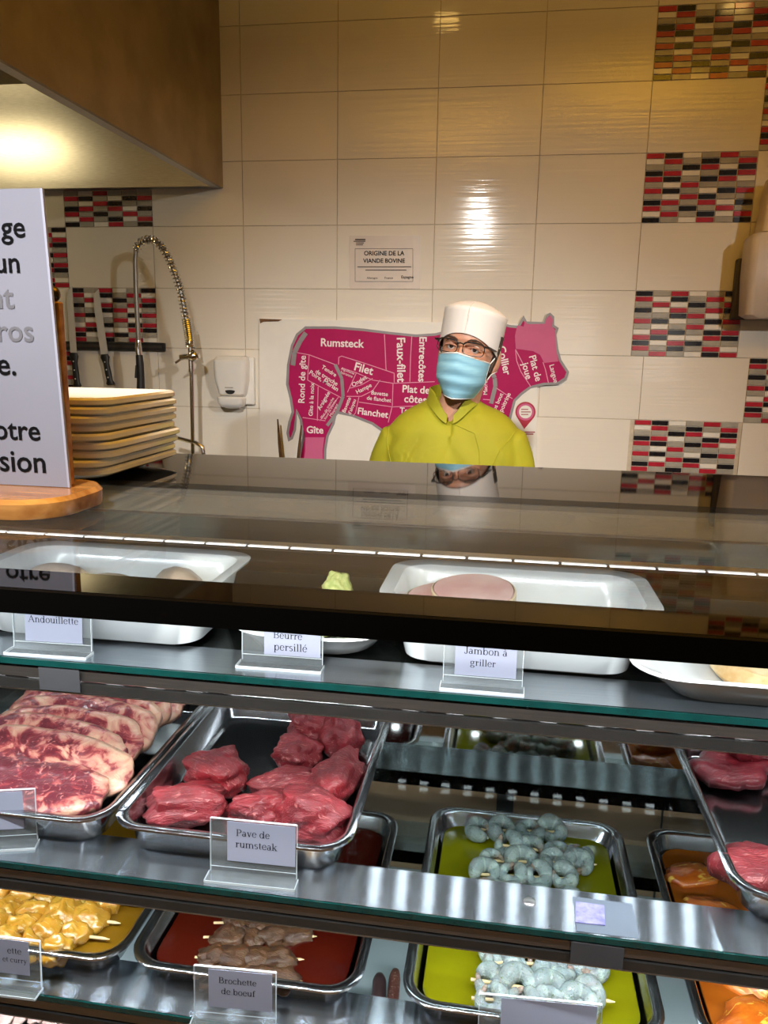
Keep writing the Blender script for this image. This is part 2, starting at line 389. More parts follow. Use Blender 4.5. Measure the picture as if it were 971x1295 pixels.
b = MB(); b.add([(-2.98, 3.27, HB + .42), (HX - .013, 3.27, HB + .42), (HX - .013, 1.9, HB + .75), (-2.98, 1.9, HB + .75), (-2.98, 3.27, HB + .44), (HX - .013, 3.27, HB + .44), (HX - .013, 1.9, HB + .77), (-2.98, 1.9, HB + .77)],
               [(0, 1, 2, 3), (7, 6, 5, 4), (0, 4, 5, 1), (1, 5, 6, 2), (2, 6, 7, 3), (3, 7, 4, 0)]); part('baffle', b, M_['steel'], t, smooth=False)
b = MB(); b.box(-2.85, -2.4, 2.35, 2.6, HB + .36, HB + .40); part('lamp', b, emit('warm_hood_lamp', (1.0, .80, .42), 14), t, smooth=False)

# ------------------------------------------------------------------ wall sign
SY = WY - .0065
def wallp(px, py, d=0): return at(px, py, Y=SY - d)
t = thing('paper_notice', wallp(487, 331), 'small laminated paper notice about beef origin taped to tiled wall', 'notice')
p = [wallp(442, 298), wallp(531, 298), wallp(531, 365.5), wallp(442, 365.5)]
b = MB(); b.prism([p[0], p[1], p[2], p[3]], (0, .0015, 0)); part('sheet', b, mat('laminated_paper', (.72, .64, .58), .2, var=.04), t, smooth=False)
def wrule(b, p0, p1, th=.0015, d=.001, m=0):
    u = (p1 - p0).normalized(); v = Vector((0, 1, 0)).cross(u) * th / 2
    b.prism([p0 - v, p1 - v, p1 + v, p0 + v], (0, -.0005, 0), m)
b = MB()
fr = [wallp(449, 314.5, .001), wallp(522, 314.5, .001), wallp(522, 356, .001), wallp(449, 356, .001)]
for i in range(4): wrule(b, fr[i], fr[(i + 1) % 4], .0015)
for y0, xa, xb in ((337.5, 452, 520), (341.5, 462, 514), (303, 449, 462), (305.2, 447, 462), (307.4, 450, 460), (309.6, 450, 459)):
    wrule(b, wallp(xa, y0, .001), wallp(xb, y0, .001), .0035 if y0 > 303.1 else .006)
part('printed_lines', b, mat('faded_ink', (.10, .075, .065), .6), t, smooth=False)
text('ORIGINE DE LA', wallp(485.5, 320.5, .001), wallp(511, 320, 0).x - wallp(460, 320, 0).x, M_['ink'], t, bold=.02)
text('VIANDE BOVINE', wallp(485.5, 330, .001), wallp(512, 320, 0).x - wallp(459, 320, 0).x, M_['ink'], t, bold=.02)
text('Allemagne', wallp(470.5, 351.5, .001), .045, M_['ink'], t); text('France', wallp(491.5, 351.5, .001), .034, M_['ink'], t); text('Espagne', wallp(515, 350.5, .001), .05, M_['ink'], t, bold=.015)

# ------------------------------------------------------------------ cow poster board
BY = WY - .018
def bp_(px, py, d=0.): return at(px, py, Y=BY - d)
M_['board'] = mat('white_board', (.83, .80, .74), .25, var=.03)
M_['cowgrey'] = mat('grey_cow_outline', (.28, .26, .27), .4, var=.1)
M_['pink'] = mat('magenta_print', (.43, .010, .105), .45, var=.08, spec=.15)
M_['pinklight'] = mat('light_pink_print', (.60, .13, .27), .45, var=.05, spec=.15)
M_['pinkline'] = mat('pale_pink_line', (.78, .28, .45), .4, var=.05)
M_['lettwhite'] = mat('pale_pink_white_lettering', (.86, .74, .76), .4, var=.03)
t = thing('beef_cuts_poster', bp_(505, 500), 'white board with magenta cow chart of beef cuts, behind the man', 'poster')
c = [bp_(328, 403), bp_(681, 410)]
zb = .72
b = MB(); b.prism([c[0], c[1], Vector((c[1].x + .035, c[1].y, zb)), Vector((c[0].x - .01, c[0].y, zb))], (0, .012, 0)); part('board', b, M_['board'], t, smooth=False)
b = MB(); b.prism([bp_(328, 403, .0005), bp_(357, 404, .0005), bp_(352, 406.5, .0005), bp_(333, 407, .0005), bp_(329, 409, .0005)], (0, -.0004, 0)); part('worn_edge', b, mat('bare_brown_edge', (.20, .10, .04), .8, var=.4), t, smooth=False)
def k3(u, v): return (320 + .412 * u, 280 + .412 * v)
cow = [k3(*q) for q in [(160, 322), (250, 322), (340, 329), (420, 339), (500, 347), (560, 343), (640, 322), (700, 308), (748, 309), (790, 318), (812, 320), (830, 288), (840, 307), (893, 309), (901, 285), (912, 280), (924, 292), (924, 318), (938, 327), (931, 348), (937, 392), (946, 425), (970, 462), (962, 484), (936, 501), (892, 503), (852, 513), (826, 532), (806, 552), (796, 590), (784, 640), (770, 680), (770, 800), (640, 800), (560, 760), (480, 700), (430, 670)]] + [(490, 551), (470, 537), (445, 527), (426, 523)] + [k3(*q) for q in [(250, 622), (232, 660), (225, 700), (224, 790), (130, 790), (138, 724), (150, 665), (143, 610), (135, 590), (132, 640), (122, 668), (108, 676), (102, 650), (108, 615), (118, 585), (112, 545), (101, 500), (104, 440), (116, 380), (132, 345)]]
b = MB(); b.prism([bp_(x, y, .0005) for x, y in cow], (0, -.0008, 0)); part('cow_outline', b, M_['cowgrey'], t, smooth=False)
def inset(poly, d):
    n = len(poly); out = []
    A = sum(poly[i][0] * poly[(i + 1) % n][1] - poly[(i + 1) % n][0] * poly[i][1] for i in range(n)); sg = 1 if A > 0 else -1
    for i in range(n):
        p0, p1, p2 = Vector(poly[i - 1]), Vector(poly[i]), Vector(poly[(i + 1) % n])
        e1 = (p1 - p0).normalized(); e2 = (p2 - p1).normalized()
        nn = Vector((-e1.y - e2.y, e1.x + e2.x)) * sg
        if nn.length < 1e-4: nn = Vector((-e1.y, e1.x)) * sg
        nn.normalize(); kk = max(.5, nn.dot(Vector((-e1.y, e1.x)) * sg))
        q = p1 + nn * d / kk; out.append((q.x, q.y))
    return out
cin = inset(cow, 3.2)
b = MB(); b.prism([bp_(x, y, .0014) for x, y in cin], (0, -.0004, 0)); part('cow_print', b, M_['pink'], t, smooth=False)
b = MB()
head = [(654, 411.5), (662, 413), (664, 406), (667, 410), (689, 409.5), (691, 402), (696, 399), (699, 404), (698, 413), (702, 417), (703, 440), (706, 457), (688, 459), (683, 449), (674, 444), (652, 441), (651, 425)]
b.prism([bp_(x, y, .0019) for x, y in head], (0, -.0003, 0)); part('pale_print', b, M_['pinklight'], t, smooth=False); b = MB()
b.prism([bp_(x, y, .0019) for x, y in [(386, 553), (410, 553), (408, 570), (409, 605), (380, 605), (386, 570)]], (0, -.0003, 0))
part('pale_print', b, M_['pinklight'], t, smooth=False)
def s7(u, v): return (360 + .206 * u, 390 + .206 * v)
def s8(u, v): return (600 + .1544 * u, 390 + .1544 * v)
def polyline(b, pts, th, d=.0023, m=0):
    for i in range(len(pts) - 1): wrule(b, bp_(*pts[i], d), bp_(*pts[i + 1], d), th, m=m)
b = MB()
for pl in ([s7(612, 160), s7(622, 375), s7(625, 376)], [s7(780, 170), s7(772, 300), s7(768, 450)], [s7(55, 268), s7(150, 285), s7(310, 345)],
           [s7(330, 345), s7(332, 300), s7(350, 293), s7(500, 340), s7(672, 398), s7(672, 455)], [s7(350, 365), s7(440, 395), s7(540, 440), s7(665, 460), s7(920, 450)],
           [s7(665, 460), s7(660, 600), s7(635, 700)], [s7(455, 575), s7(660, 605), s7(830, 598)], [s7(385, 515), s7(440, 395)], [s7(400, 490), s7(470, 470), s7(540, 430)],
           [s7(380, 540), s7(470, 540), s7(540, 505), s7(585, 440)], [s7(455, 545), s7(435, 640), s7(420, 660)], [s7(150, 285), s7(140, 440)], [s7(140, 440), s7(350, 550)], [s7(205, 480), s7(200, 690)], [s7(110, 670), s7(250, 690)],
           [s7(330, 545), s7(215, 690)], [s8(335, 335), s8(345, 430), s8(380, 520), s8(460, 640)], [s8(560, 440), s8(580, 500), s8(605, 610)], [s8(175, 650), s8(310, 740)], [s8(70, 745), s8(130, 750)],
           [s8(410, 480), s8(335, 335)]):
    b = MB(); polyline(b, pl, .0032); part('cut_line', b, M_['pinkline'], t, smooth=False)
b = MB()
b = MB(); polyline(b, [s7(130, 150), s7(95, 200), s7(60, 270), s7(50, 350)], .02, .0026); part('grey_contour', b, M_['cowgrey'], t, smooth=False); b = MB(); polyline(b, [s7(310, 345), s7(350, 430), s7(358, 540), s7(320, 640), s7(260, 720)], .014, .0026)
part('grey_contour', b, M_['cowgrey'], t, smooth=False); b = MB(); polyline(b, [s8(130, 500), s8(165, 570), s8(170, 640), s8(135, 780)], .017, .0026)
part('grey_contour', b, M_['cowgrey'], t, smooth=False)
PX = 1 / 297.
def ct(s, uv, wpx, ang, bold=.012):
    a = math.radians(ang)
    text(s, bp_(*uv, .003), wpx * PX, M_['lettwhite'], t, (math.cos(a), 0, math.sin(a)), (-math.sin(a), 0, math.cos(a)), bold)
ct('Rumsteck', s7(350, 215), 55, -1, .02); ct('Faux-filet', s7(712, 315), 54, -88, .02); ct('Entrecôtes', s7(843, 313), 54, -90, .02); ct('Filet', s7(484, 372), 24, -14, .02)
ct('Plat de', s7(805, 500), 34, -2, .02); ct('côtes', s7(802, 560), 28, -2, .02); ct('Flanchet', s7(540, 643), 39, -6, .02); ct('Gîte', s7(185, 748), 22, 0, .02); ct('Rond de gîte', s7(108, 437), 59, 88, .015)
ct('Gîte à la noix', s7(165, 560), 42, 87); ct('Tendre', s7(272, 385), 21, -30); ct('de tranche', s7(257, 425), 32, -30); ct('Poire, Merlan', s7(240, 445), 42, -30)
ct('Aiguillette', s7(387, 385), 18, -20, 0); ct('baronne', s7(380, 405), 16, -20, 0); ct('Onglet', s7(457, 447), 21, 32); ct('Hampe', s7(485, 493), 21, 28)
ct('Bavette', s7(582, 523), 21, -5); ct('de flanchet', s7(578, 558), 31, -5); ct('Bavette', s7(380, 593), 20, 68); ct("d'aloyau", s7(413, 605), 20, 70)
ct('Araignée', s7(240, 567), 26, 60); ct('Plat de tranche', s7(262, 612), 30, 60, 0); ct('Rond de tranche', s7(280, 622), 28, 60, 0); ct('Mouvant', s7(302, 625), 18, 60, 0); ct('Tendron', s7(790, 632), 34, -2, .02)
ct('Collier', s8(242, 425), 35, -75, .02); ct('Plat de', s8(497, 490), 31, -72, .015); ct('joue', s8(428, 513), 20, -72, .015); ct('Langue', s8(648, 535), 22, -72, .01); ct('Macreuse', s8(90, 620), 26, -88 + 180); ct('Gros bout', s8(180, 790), 30, 68); ct('de poitrine', s8(235, 800), 34, 68)
# round location badge printed on the board
bc = s8(417, 848)
b = MB()
pin = []
R_ = 12.8
for i in range(25):
    a = math.radians(-35 + 250 * i / 24); pin.append((bc[0] + R_ * math.cos(a), bc[1] - R_ * math.sin(a)))
pin.append((bc[0] - 1.5, bc[1] + 21.5))
b.prism([bp_(x, y, .0006) for x, y in pin], (0, -.0005, 0)); part('badge_pin', b, mat('badge_red', (.42, .015, .04), .4), t, smooth=False)
b = MB(); b.prism([bp_(bc[0] + 10.8 * math.cos(i * PI / 16), bc[1] - 10.8 * math.sin(i * PI / 16), .0013) for i in range(32)], (0, -.0003, 0)); part('badge_ring', b, M_['pinklight'], t, smooth=False)
b = MB(); b.prism([bp_(bc[0] + 8.2 * math.cos(i * PI / 16), bc[1] - 8.2 * math.sin(i * PI / 16), .0018) for i in range(32)], (0, -.0003, 0)); part('badge_disc', b, M_['board'], t, smooth=False)
rd = mat('badge_text_red', (.35, .03, .05), .5)
b = MB()
for dy, l in ((-3.2, 9), (0, 12), (3.2, 9)): wrule(b, bp_(bc[0] - 5.5, bc[1] + dy, .0023), bp_(bc[0] - 5.5 + l, bc[1] + dy,   .0023), .0035)
part('badge_lines', b, rd, t, smooth=False); b = MB()
for dy, xa, xb in ((25.5, -7, 12), (28, -4, 10)): wrule(b, bp_(bc[0] + xa, bc[1] + dy, .0008), bp_(bc[0] + xb, bc[1] + dy, .0008), .0045)
part('badge_lines', b, rd, t, smooth=False)

# ------------------------------------------------------------------ wall fittings
# soap dispenser
t = thing('soap_dispenser', at(290, 515, Y=3.24), 'white wall soap dispenser with curved push bar, left of the cow poster', 'soap dispenser')
zc = (at(290, 450, Y=3.2).z, at(290, 517, Y=3.2).z); xc = at(290, 480, Y=3.2).x
b = MB(); rings = []
for k_, (q, hw, d) in enumerate([(0, .052, .03), (.02, .066, .075), (.10, .072, .092), (.45, .070, .088), (.72, .058, .075), (.76, .052, .06)]):
    z = zc[0] + (zc[1] - zc[0]) * q
    rings.append([Vector((xc + p.x, WY - .004 - d + (p.y + d / 2) if False else WY - .005 - d / 2 + p.y, z)) for p in rrect(hw, d / 2, .02 if d > .05 else .012, 0, 4)])
b.loft(rings); part('cover', b, M_['white'], t)
b = MB(); b.box(xc + .035, xc + .088, WY - .03, WY - .004, zc[1] + .015, zc[0] - .005); part('back_plate', b, M_['white'], t, bevel=.006)
b = MB(); rings = []
for q, hw, d in [(.77, .05, .085), (.80, .056, .092), (.90, .054, .09), (.97, .044, .08), (1.0, .03, .06)]:
    z = zc[0] + (zc[1] - zc[0]) * q
    rings.append([Vector((xc - .002 + p.x, WY - .006 - d / 2 + p.y, z)) for p in rrect(hw, d / 2, .018, 0, 4)])
b.loft(rings); part('push_bar', b, M_['white'], t)
b = MB(); zz = zc[0] + (zc[1] - zc[0]) * .66
b.prism([Vector((xc + .021 * math.cos(a), WY - .083, zz + (.011 if math.sin(a) > 0 else .014) * math.sin(a) * (.35 if math.sin(a) > 0 else 1))) for a in [i * PI / 12 for i in range(24)]], (0, -.003, 0)); part('level_window', b, M_['blackmat'], t, smooth=False)
b = MB(); b.box(xc - .022, xc + .014, WY - .087, WY - .084, zz + .012, zz + .016); part('brand_line', b, M_['chip_grey'], t, smooth=False)

# paper towel dispenser at the right
t = thing('paper_towel_dispenser', (at(965, 400, Y=3.2).x, WY - .08, at(950, 400, Y=3.15).z), 'beige grey paper towel dispenser on tiled wall at the far right', 'towel dispenser')
x0 = at(941, 350, Y=3.15).x; z1 = at(945, 292, Y=3.12).z; z0 = at(945, 402, Y=3.12).z
cov = mat('beige_plastic_cover', (.60, .52, .45), .35, var=.04)
b = MB(); rings = []
for q, ins in ((0, .03), (.04, .008), (.5, 0), (.93, .0), (.985, .012), (1, .03)):
    z = z0 + (z1 - z0) * q
    rings.append([Vector((x0 + .15 + p.x, WY - .105 + p.y, z)) for p in rrect(.145 - ins, .065 - ins * .4, .028, 0, 5)])
b.loft(rings); part('cover', b, cov, t)
b = MB(); b.box(x0 - .004, x0 + .28, WY - .042, WY - .005, z0 + .0, z0 + .225); part('back_plate', b, mat('dark_brown_plastic', (.07, .055, .045), .5), t, bevel=.008)
b = MB(); rings = []
zt2 = at(960, 222, Y=3.13).z
for q, ins in ((0, 0), (.9, .014), (1, .02)):
    rings.append([Vector((x0 + .17 + p.x, WY - .10 + p.y, z1 + .001 + (zt2 - z1) * q)) for p in rrect(.13 - ins, .06 - ins * .3, .02, 0, 4)])
b.loft(rings); part('roll_cover', b, mat('cream_plastic', (.74, .62, .44), .4, var=.03), t)

# knives on magnetic rack
t = thing('knife_rack', at(143, 438, Y=3.28), 'black magnetic knife rack bar on the tiled wall', 'knife rack')
a_, c_ = at(78, 433, Y=3.27), at(208, 443, Y=3.27)
b = MB(); b.box(a_.x, c_.x, WY - .022, WY - .0052, c_.z - .004, c_.z + .032); part('bar', b, M_['blackmat'], t, bevel=.002)
b = MB(); b.box(a_.x + .01, c_.x - .01, WY - .0235, WY - .022, c_.z + .008, c_.z + .02); part('magnet_strip', b, M_['dark'], t, smooth=False)
blade = mat('knife_blade_steel', (.72, .72, .72), .4, .35, var=.05)
def knife(top, mid, bot, wdt, label):
    Yk = WY - .028
    T, Mi, B = at(*top, Y=Yk), at(*mid, Y=Yk), at(*bot, Y=Yk)
    t = thing('kitchen_knife', Mi, label, 'knife', 'knives on the magnetic rack')
    u = (Mi - T).normalized(); s = Vector((u.z, 0, -u.x)); L = (Mi - T).length
    b = MB(); b.prism([T + s * -wdt * .5, T + u * .02 + s * wdt * .3, T + u * L * .3 + s * wdt * .5, Mi + s * wdt * .5, Mi - s * wdt * .5], (0, .0025, 0)); part('blade', b, blade, t, smooth=False)
    b = MB(); u2 = (B - Mi).normalized(); Lh = (B - Mi).length
    rings = []
    for q, hw in ((0, .016), (.1, .022), (.3, .013), (.6, .015), (.85, .014), (.95, .021), (1, .014)):
        p = Mi + u2 * Lh * q; rings.append([p + s * hw * math.cos(k * PI / 6) + Vector((0, .010 * math.sin(k * PI / 6), 0)) for k in range(12)])
    b.loft(rings); part('handle', b, M_['blackmat'], t)
    b = MB()
    for q in (.25, .5, .75): b.ball(Mi + u2 * Lh * q + Vector((0, -.0105, 0)), .0035, 8, 6)
    part('rivets', b, blade, t)
knife((87, 362), (93, 446), (98, 490), .03, 'long knife with black handle on rack, nearest the menu stand')
knife((120, 366), (132, 448), (140, 487), .034, 'wider knife with black handle on rack, second from the menu stand')

# sink bench at the wall and pre-rinse tap
BZ = .93
t = thing('sink_bench', (-.9, 2.98, 0), 'stainless sink bench along the tiled wall, hidden behind the counter', 'sink')
b = MB(); b.box(-2.3, .6, 2.68, 3.27, BZ - .035, BZ); part('top', b, M_['steel'], t, bevel=.004)
b = MB(); b.box(-2.28, .58, 2.72, 3.26, .1, BZ - .035); part('cabinet', b, M_['steel'], t, smooth=False)
chrome = mat('chrome', (.72, .71, .69), .1, 1, var=.05)
FY = 3.08
def fp(px, py): return at(px, py, Y=FY)
t = thing('pre_rinse_tap', fp(243, 573).xy.to_3d() + Vector((0, 0, BZ)), 'tall chrome pre-rinse tap with spring hose and black spray handle', 'tap')
base = fp(244, 573); base.z = BZ
b = MB(); b.lathe([(.03, 0), (.03, .01), (.018, .02), (.012, .03)], base, 16); b.tube([base, fp(244, 573), fp(242, 462)], .0085, 10); b.tube([fp(242, 470), fp(241, 440), fp(236, 405)], .011, 10)
part('riser', b, chrome, t)
b = MB(); b.ball(fp(244.5, 450), .024, 16, 12); b.tube([fp(228, 452), fp(252, 450)], .012, 10); b.tube([fp(232, 452), fp(222, 459)], .005, 8)
part('valve', b, chrome, t)
b = MB(); b.tube([fp(216, 552), fp(232, 556), fp(248, 560), fp(256, 565), fp(258, 576)], .009, 10); part('spout', b, chrome, t)
hp = [(236, 408), (233, 392), (229, 370), (222, 348), (214, 328), (205, 312), (196, 304), (186, 303), (177, 307), (172, 316)]
hose = [fp(*q) for q in hp]
def resample(P, n):
    d = [0]
    for i in range(1, len(P)): d.append(d[-1] + (P[i] - P[i - 1]).length)
    out = []
    for k in range(n):
        s = d[-1] * k / (n - 1); i = 1
        while i < len(P) - 1 and d[i] < s: i += 1
        f = (s - d[i - 1]) / max(d[i] - d[i - 1], 1e-6); out.append(P[i - 1].lerp(P[i], f))
    return out
b = MB(); b.tube(hose, .008, 8); b.tube([fp(172, 314), fp(171, 330), fp(172, 370), fp(174, 410), fp(175, 432)], .0095, 10); part('hose', b, mat('grey_rubber_hose', (.32, .30, .27), .3, .7), t)
cen = resample(hose, 420); sp = []
for i, p in enumerate(cen):
    tn = (cen[min(i + 1, 419)] - cen[max(i - 1, 0)]).normalized(); a = tn.cross(Vector((0, 1, 0))).normalized(); bb = Vector((0, 1, 0))
    ph = 2 * PI * 30 * i / 419; sp.append(p + (a * math.cos(ph) + bb * math.sin(ph)) * .0155)
b = MB(); b.tube(sp, .0028, 6); part('spring', b, chrome, t)
b = MB(); st = resample([fp(241, 440), fp(239, 425), fp(236, 404)], 140); sp = []
for i, p in enumerate(st): sp.append(p + Vector((math.cos(2 * PI * 14 * i / 139), math.sin(2 * PI * 14 * i / 139), 0)) * .0165)
b.tube(sp, .0036, 6); part('lower_spring', b, chrome, t)
b = MB(); b.tube([fp(174.5, 430), fp(175, 440), fp(176, 449)], [.011, .014, .013], 12); part('collar', b, chrome, t)
b = MB(); b.tube([fp(176, 449), fp(177, 460), fp(178, 475), fp(178, 494)], [.014, .016, .015, .017], 12); b.tube([fp(173, 462), fp(172, 478)], .006, 8); part('spray_handle', b, M_['blackmat'], t)
# two thin brown sticks in front of the poster
M_['rusty'] = mat('dark_rusty_metal', (.16, .085, .035), .5, .6, var=.4, vscale=60)
for (p0, p1, lab) in (((351, 530), (356, 592), 'thin dark rod standing left of the cow chart leg'), ((381, 538), (376, 592), 'thin rusty rod standing in front of the cow chart leg')):
    Yr = 3.18
    a_, c_ = at(*p0, Y=Yr), at(*p1, Y=Yr); dd = (c_ - a_); c2_ = a_ + dd * ((a_.z - BZ) / (a_.z - c_.z))
    b = MB(); b.tube([a_, a_.lerp(c2_, .3), c2_], [.003, .007, .006], 8); tag(b.build('metal_rod', M_['rusty']), lab, 'rod')

# ------------------------------------------------------------------ the display case
TOP = EYE - .15; S1 = EYE - .352; S2 = EYE - .622; S3 = EYE - .808; DK = EYE - .95
XA, XB = -1.15, .95; FE = .77; BK = 1.30
t = CASE = thing('display_case', (0, 1.0, 0), 'long glass refrigerated display case with three lit glass shelves', 'display case')
b = MB(); b.box(XA, XB, .4705, .828, TOP - .006, TOP); part('top_glass', b, M_['glass'], t, smooth=False)
b = MB(); b.box(XA, XB, .828, 1.071, TOP - .006, TOP); part('dark_glass_panel', b, M_['black'], t, smooth=False)
frit = glass('frosted_dotted_band', (.75, .74, .72), .3, .02, .1, haze=.07)
b = MB(); b.box(XA, XB, .705, .826, TOP - .008, TOP - .0065); part('dotted_band', b, frit, t, smooth=False)
b = MB(); b.box(XA, XB, .4318, .470, TOP - .006, TOP); part('painted_band', b, M_['black'], t, smooth=False)
b = MB(); b.box(XA, XB, .427, .4315, TOP - .0155, TOP - .0002); part('front_edge', b, M_['blackedge'], t, smooth=False)
b = MB(); b.box(XA, XB, .700, .7012, TOP - .0085, TOP - .0062); part('glass_joint', b, M_['bronze'], t, smooth=False)
b = MB(); b.box(XA, XB, .606, .618, TOP - .0132, TOP - .0085); part('top_light_profile', b, M_['steel'], t, smooth=False)
def leds(name, y, z, dz=-.003, step=.05, sz=(.008, .006), rot=0, m='led'):
    b = MB(); n = int((XB - XA - .1) / step)
    for i in range(n):
        x = XA + .06 + i * step
        b.add([(x - sz[0], y - sz[1], z), (x + sz[0], y - sz[1], z), (x + sz[0], y + sz[1], z + rot), (x - sz[0], y + sz[1], z + rot)], [(0, 1, 2, 3)])
    return part(name, b, M_[m], t, smooth=False)
leds('led_row', .612, TOP - .0135, step=.035, sz=(.010, .0017), m='ledtop')
b = MB()
for k in range(56):
    b.tube([(XA + .03 + k * .0365, .6045, TOP - .0100), (XA + .03 + k * .0365 + .034, .6045, TOP - .0100)], .0006, 6)
part('profile_glint', b, M_['profglint'], t)  # glowing dashes imitate the highlight on top of the light profile
# three glass shelves with a brushed band and a lamp housing along the front
for S, yb in ((S1, 1.20), (S2, 1.17), (S3, 1.24)):
    b = MB(); b.box(XA + .02, XB - .02, FE + .0015, yb, S - .007, S); sh = part('glass_shelf', b, M_['shelfglass'], t, smooth=False)
    b = MB(); b.box(XA + .02, XB - .02, FE - .001, FE + .001, S - .0075, S - .0002); part('shelf_glass_edge', b, M_['edge'], t, smooth=False)
    b = MB(); b.box(XA + .02, XB - .02, FE + .0015, FE + .072, S - .0002, S + .0003); part('shelf_band', b, M_['band'], t, smooth=False)
    b = MB(); b.box(XA + .02, XB - .02, FE + .003, FE + .046, S - .024, S - .0122); b.box(XA + .02, XB - .02, FE + .008, FE + .046, S - .0265, S - .024); part('shelf_profile', b, M_['bronze'], t, smooth=False)
    b = MB(); b.box(XA + .02, XB - .02, FE + .001, FE + .008, S - .038, S - .0268); b.box(XA + .02, XB - .02, FE + .008, FE + .012, S - .0385, S - .036); part('lamp_housing', b, M_['dark'], t, smooth=False)
    b = MB(); b.box(XA + .02, XB - .02, FE + .0005, FE + .008, S - .0395, S - .0382); part('housing_lip', b, M_['steel'], t, smooth=False)
    leds('led_row', FE + .028, S - .0315, rot=.004)
    if S == S1:
        b = MB(); b.box(XA + .02, XB - .02, FE + .0725, yb, S - .012, S - .0076); part('shelf_plate', b, M_['plateband'], t, smooth=False)
        leds('led_row', 1.125, S - .0135, m='ledstreak', step=.0455)  # added hidden row, there to throw streaks on the band below
    else:
        b = MB(); b.box(XA + .02, XB - .02, yb - .085, yb, S - .03, S - .0076); part('rear_rail', b, M_['band'], t, smooth=False)
b = MB(); b.box(XA, XB, BK, BK + .02, .55, TOP - .06); part('rear_door', b, M_['mirror'], t, smooth=False)
tan = mat('tan_brown_panel', (.27, .17, .095), .4, var=.2, vscale=4)
b = MB(); b.box(XA + .01, XB - .01, BK - .008, BK - .001, DK + .001, .815); part('rear_kick_panel', b, tan, t, smooth=False)
for xp in (-.62, .015, .30): 
    b = MB(); b.box(xp, xp + (.03 if xp < .2 else .003), BK - .011, BK - .0082, DK + .001, .815); part('rear_post', b, M_['blackmat'], t, smooth=False)
b = MB(); b.box(XA, XB, 1.071, BK + .02, TOP - .06, TOP - .045); b.box(XA, XB, 1.05, 1.0705, TOP - .06, TOP - .0065); part('rear_top', b, M_['blackmat'], t, smooth=False)
b = MB(); b.box(XA, XB, FE + .02, BK, DK - .02, DK); part('deck', b, mat('pale_grey_deck', (.58, .65, .68), .25, var=.05), t, smooth=False)
b = MB(); b.box(XA, XB, FE, BK + .02, .0, DK - .021); part('base_cabinet', b, M_['bronze'], t, smooth=False)
for nm, xx in (('end_panel', XA - .02), ('end_panel', XB)):
    b = MB(); b.add([(xx, .43, TOP), (xx, 1.071, TOP), (xx, BK + .02, TOP - .05), (xx, BK + .02, 0), (xx, FE, 0), (xx, FE, S1), (xx, .43, TOP - .02)] + [(xx + .02, .43, TOP), (xx + .02, 1.071, TOP), (xx + .02, BK + .02, TOP - .05), (xx + .02, BK + .02, 0), (xx + .02, FE, 0), (xx + .02, FE, S1), (xx + .02, .43, TOP - .02)],
        [list(range(7)), [7 + i for i in reversed(range(7))]] + [[i, i + 7, (i + 1) % 7 + 7, (i + 1) % 7] for i in range(7)]); part(nm, b, M_['dark'], t, smooth=False)
# tape on the housings, rivet and lilac sticker on the middle shelf band
tape = mat('grey_tape', (.06, .06, .065), .35, var=.1)
for S, xa, xb in ((S1, at(50, 850, Y=FE).x, at(101, 850, Y=FE).x), (S2, at(723, 1180, Y=FE).x, at(790, 1190, Y=FE).x)):
    b = MB(); b.box(xa, xb, FE - .002, FE - .0011, S - .036, S - .009); part('tape', b, tape, t, smooth=False)
q = at(669, 1141, z=S2)
b = MB(); b.lathe([(.0075, 0), (.0075, .0015), (.005, .003), (.0001, .003)], (q.x, q.y, S2), 16); part('rivet', b, M_['steel'], t)
p = [at(728, 1141, z=S2 + .001), at(764, 1146, z=S2 + .001), at(765, 1171, z=S2 + .001), at(727, 1167, z=S2 + .001)]
b = MB(); b.prism(p, (0, 0, .0012)); tag(b.build('sticker', mat('lilac_sticker', (.17, .16, .38), .5, c2=(.30, .28, .5), vscale=120), smooth=False), 'small lilac square sticker on the middle shelf steel band', 'sticker')
p = [at(724, 1134, z=S2 + .0004), at(800, 1146, z=S2 + .0004), at(802, 1190, z=S2 + .0004), at(722, 1176, z=S2 + .0004)]
b = MB(); b.box(p[0].x, p[1].x, FE + .004, FE + .06, S2 + .0004, S2 + .0008); part('clear_tape', b, mat('dull_clear_tape', (.17, .20, .25), .3, .3, var=.1), CASE, smooth=False)

# ------------------------------------------------------------------ steel trays
def tray_mesh(hx, hy, h, r=.035):
    b = MB()
    b.loft([rrect(hx - .026, hy - .026, r - .008, 0), rrect(hx - .020, hy - .020, r - .004, .004), rrect(hx - .013, hy - .013, r, h - .006), rrect(hx - .004, hy - .004, r + .006, h - .006), rrect(hx, hy, r + .008, h - .004), rrect(hx, hy, r + .008, h - .001),
            rrect(hx - .002, hy - .002, r + .007, h), rrect(hx - .011, hy - .011, r + .002, h - .001), rrect(hx - .0135, hy - .0135, r, h - .004), rrect(hx - .021, hy - .021, r - .004, .007), rrect(hx - .028, hy - .028, r - .01, .003)])
    return b
TG = 'stainless trays on the case shelves'
def tray(cx, cy, z, hx, hy, h, label):
    o = tray_mesh(hx, hy, h).build('steel_tray', M_['traysteel'], loc=(cx, cy, z), ang=50); return tag(o, label, 'tray', TG)
H2, H3 = .046, .040
tray(-.6235, 1.005, S2, .154, .205, H2, 'steel tray full of overlapping rib steaks on middle shelf')
tray(-.3132, 1.005, S2, .154, .205, H2, 'steel tray of dark red rump steak chunks on middle shelf')
tray(.428, 1.01, S2, .154, .205, H2, 'steel tray with few dark red meat pieces, right on middle shelf')
tray(-.609, .992, S3, .152, .197, H3, 'steel tray of yellow curry chicken skewers on low shelf')
tray(-.2985, .992, S3, .154, .195, H3, 'steel tray of red marinade with beef skewers on low shelf')
tray(.0628, 1.012, S3, .158, .215, H3, 'steel tray of yellow oil with prawn skewers on low shelf')
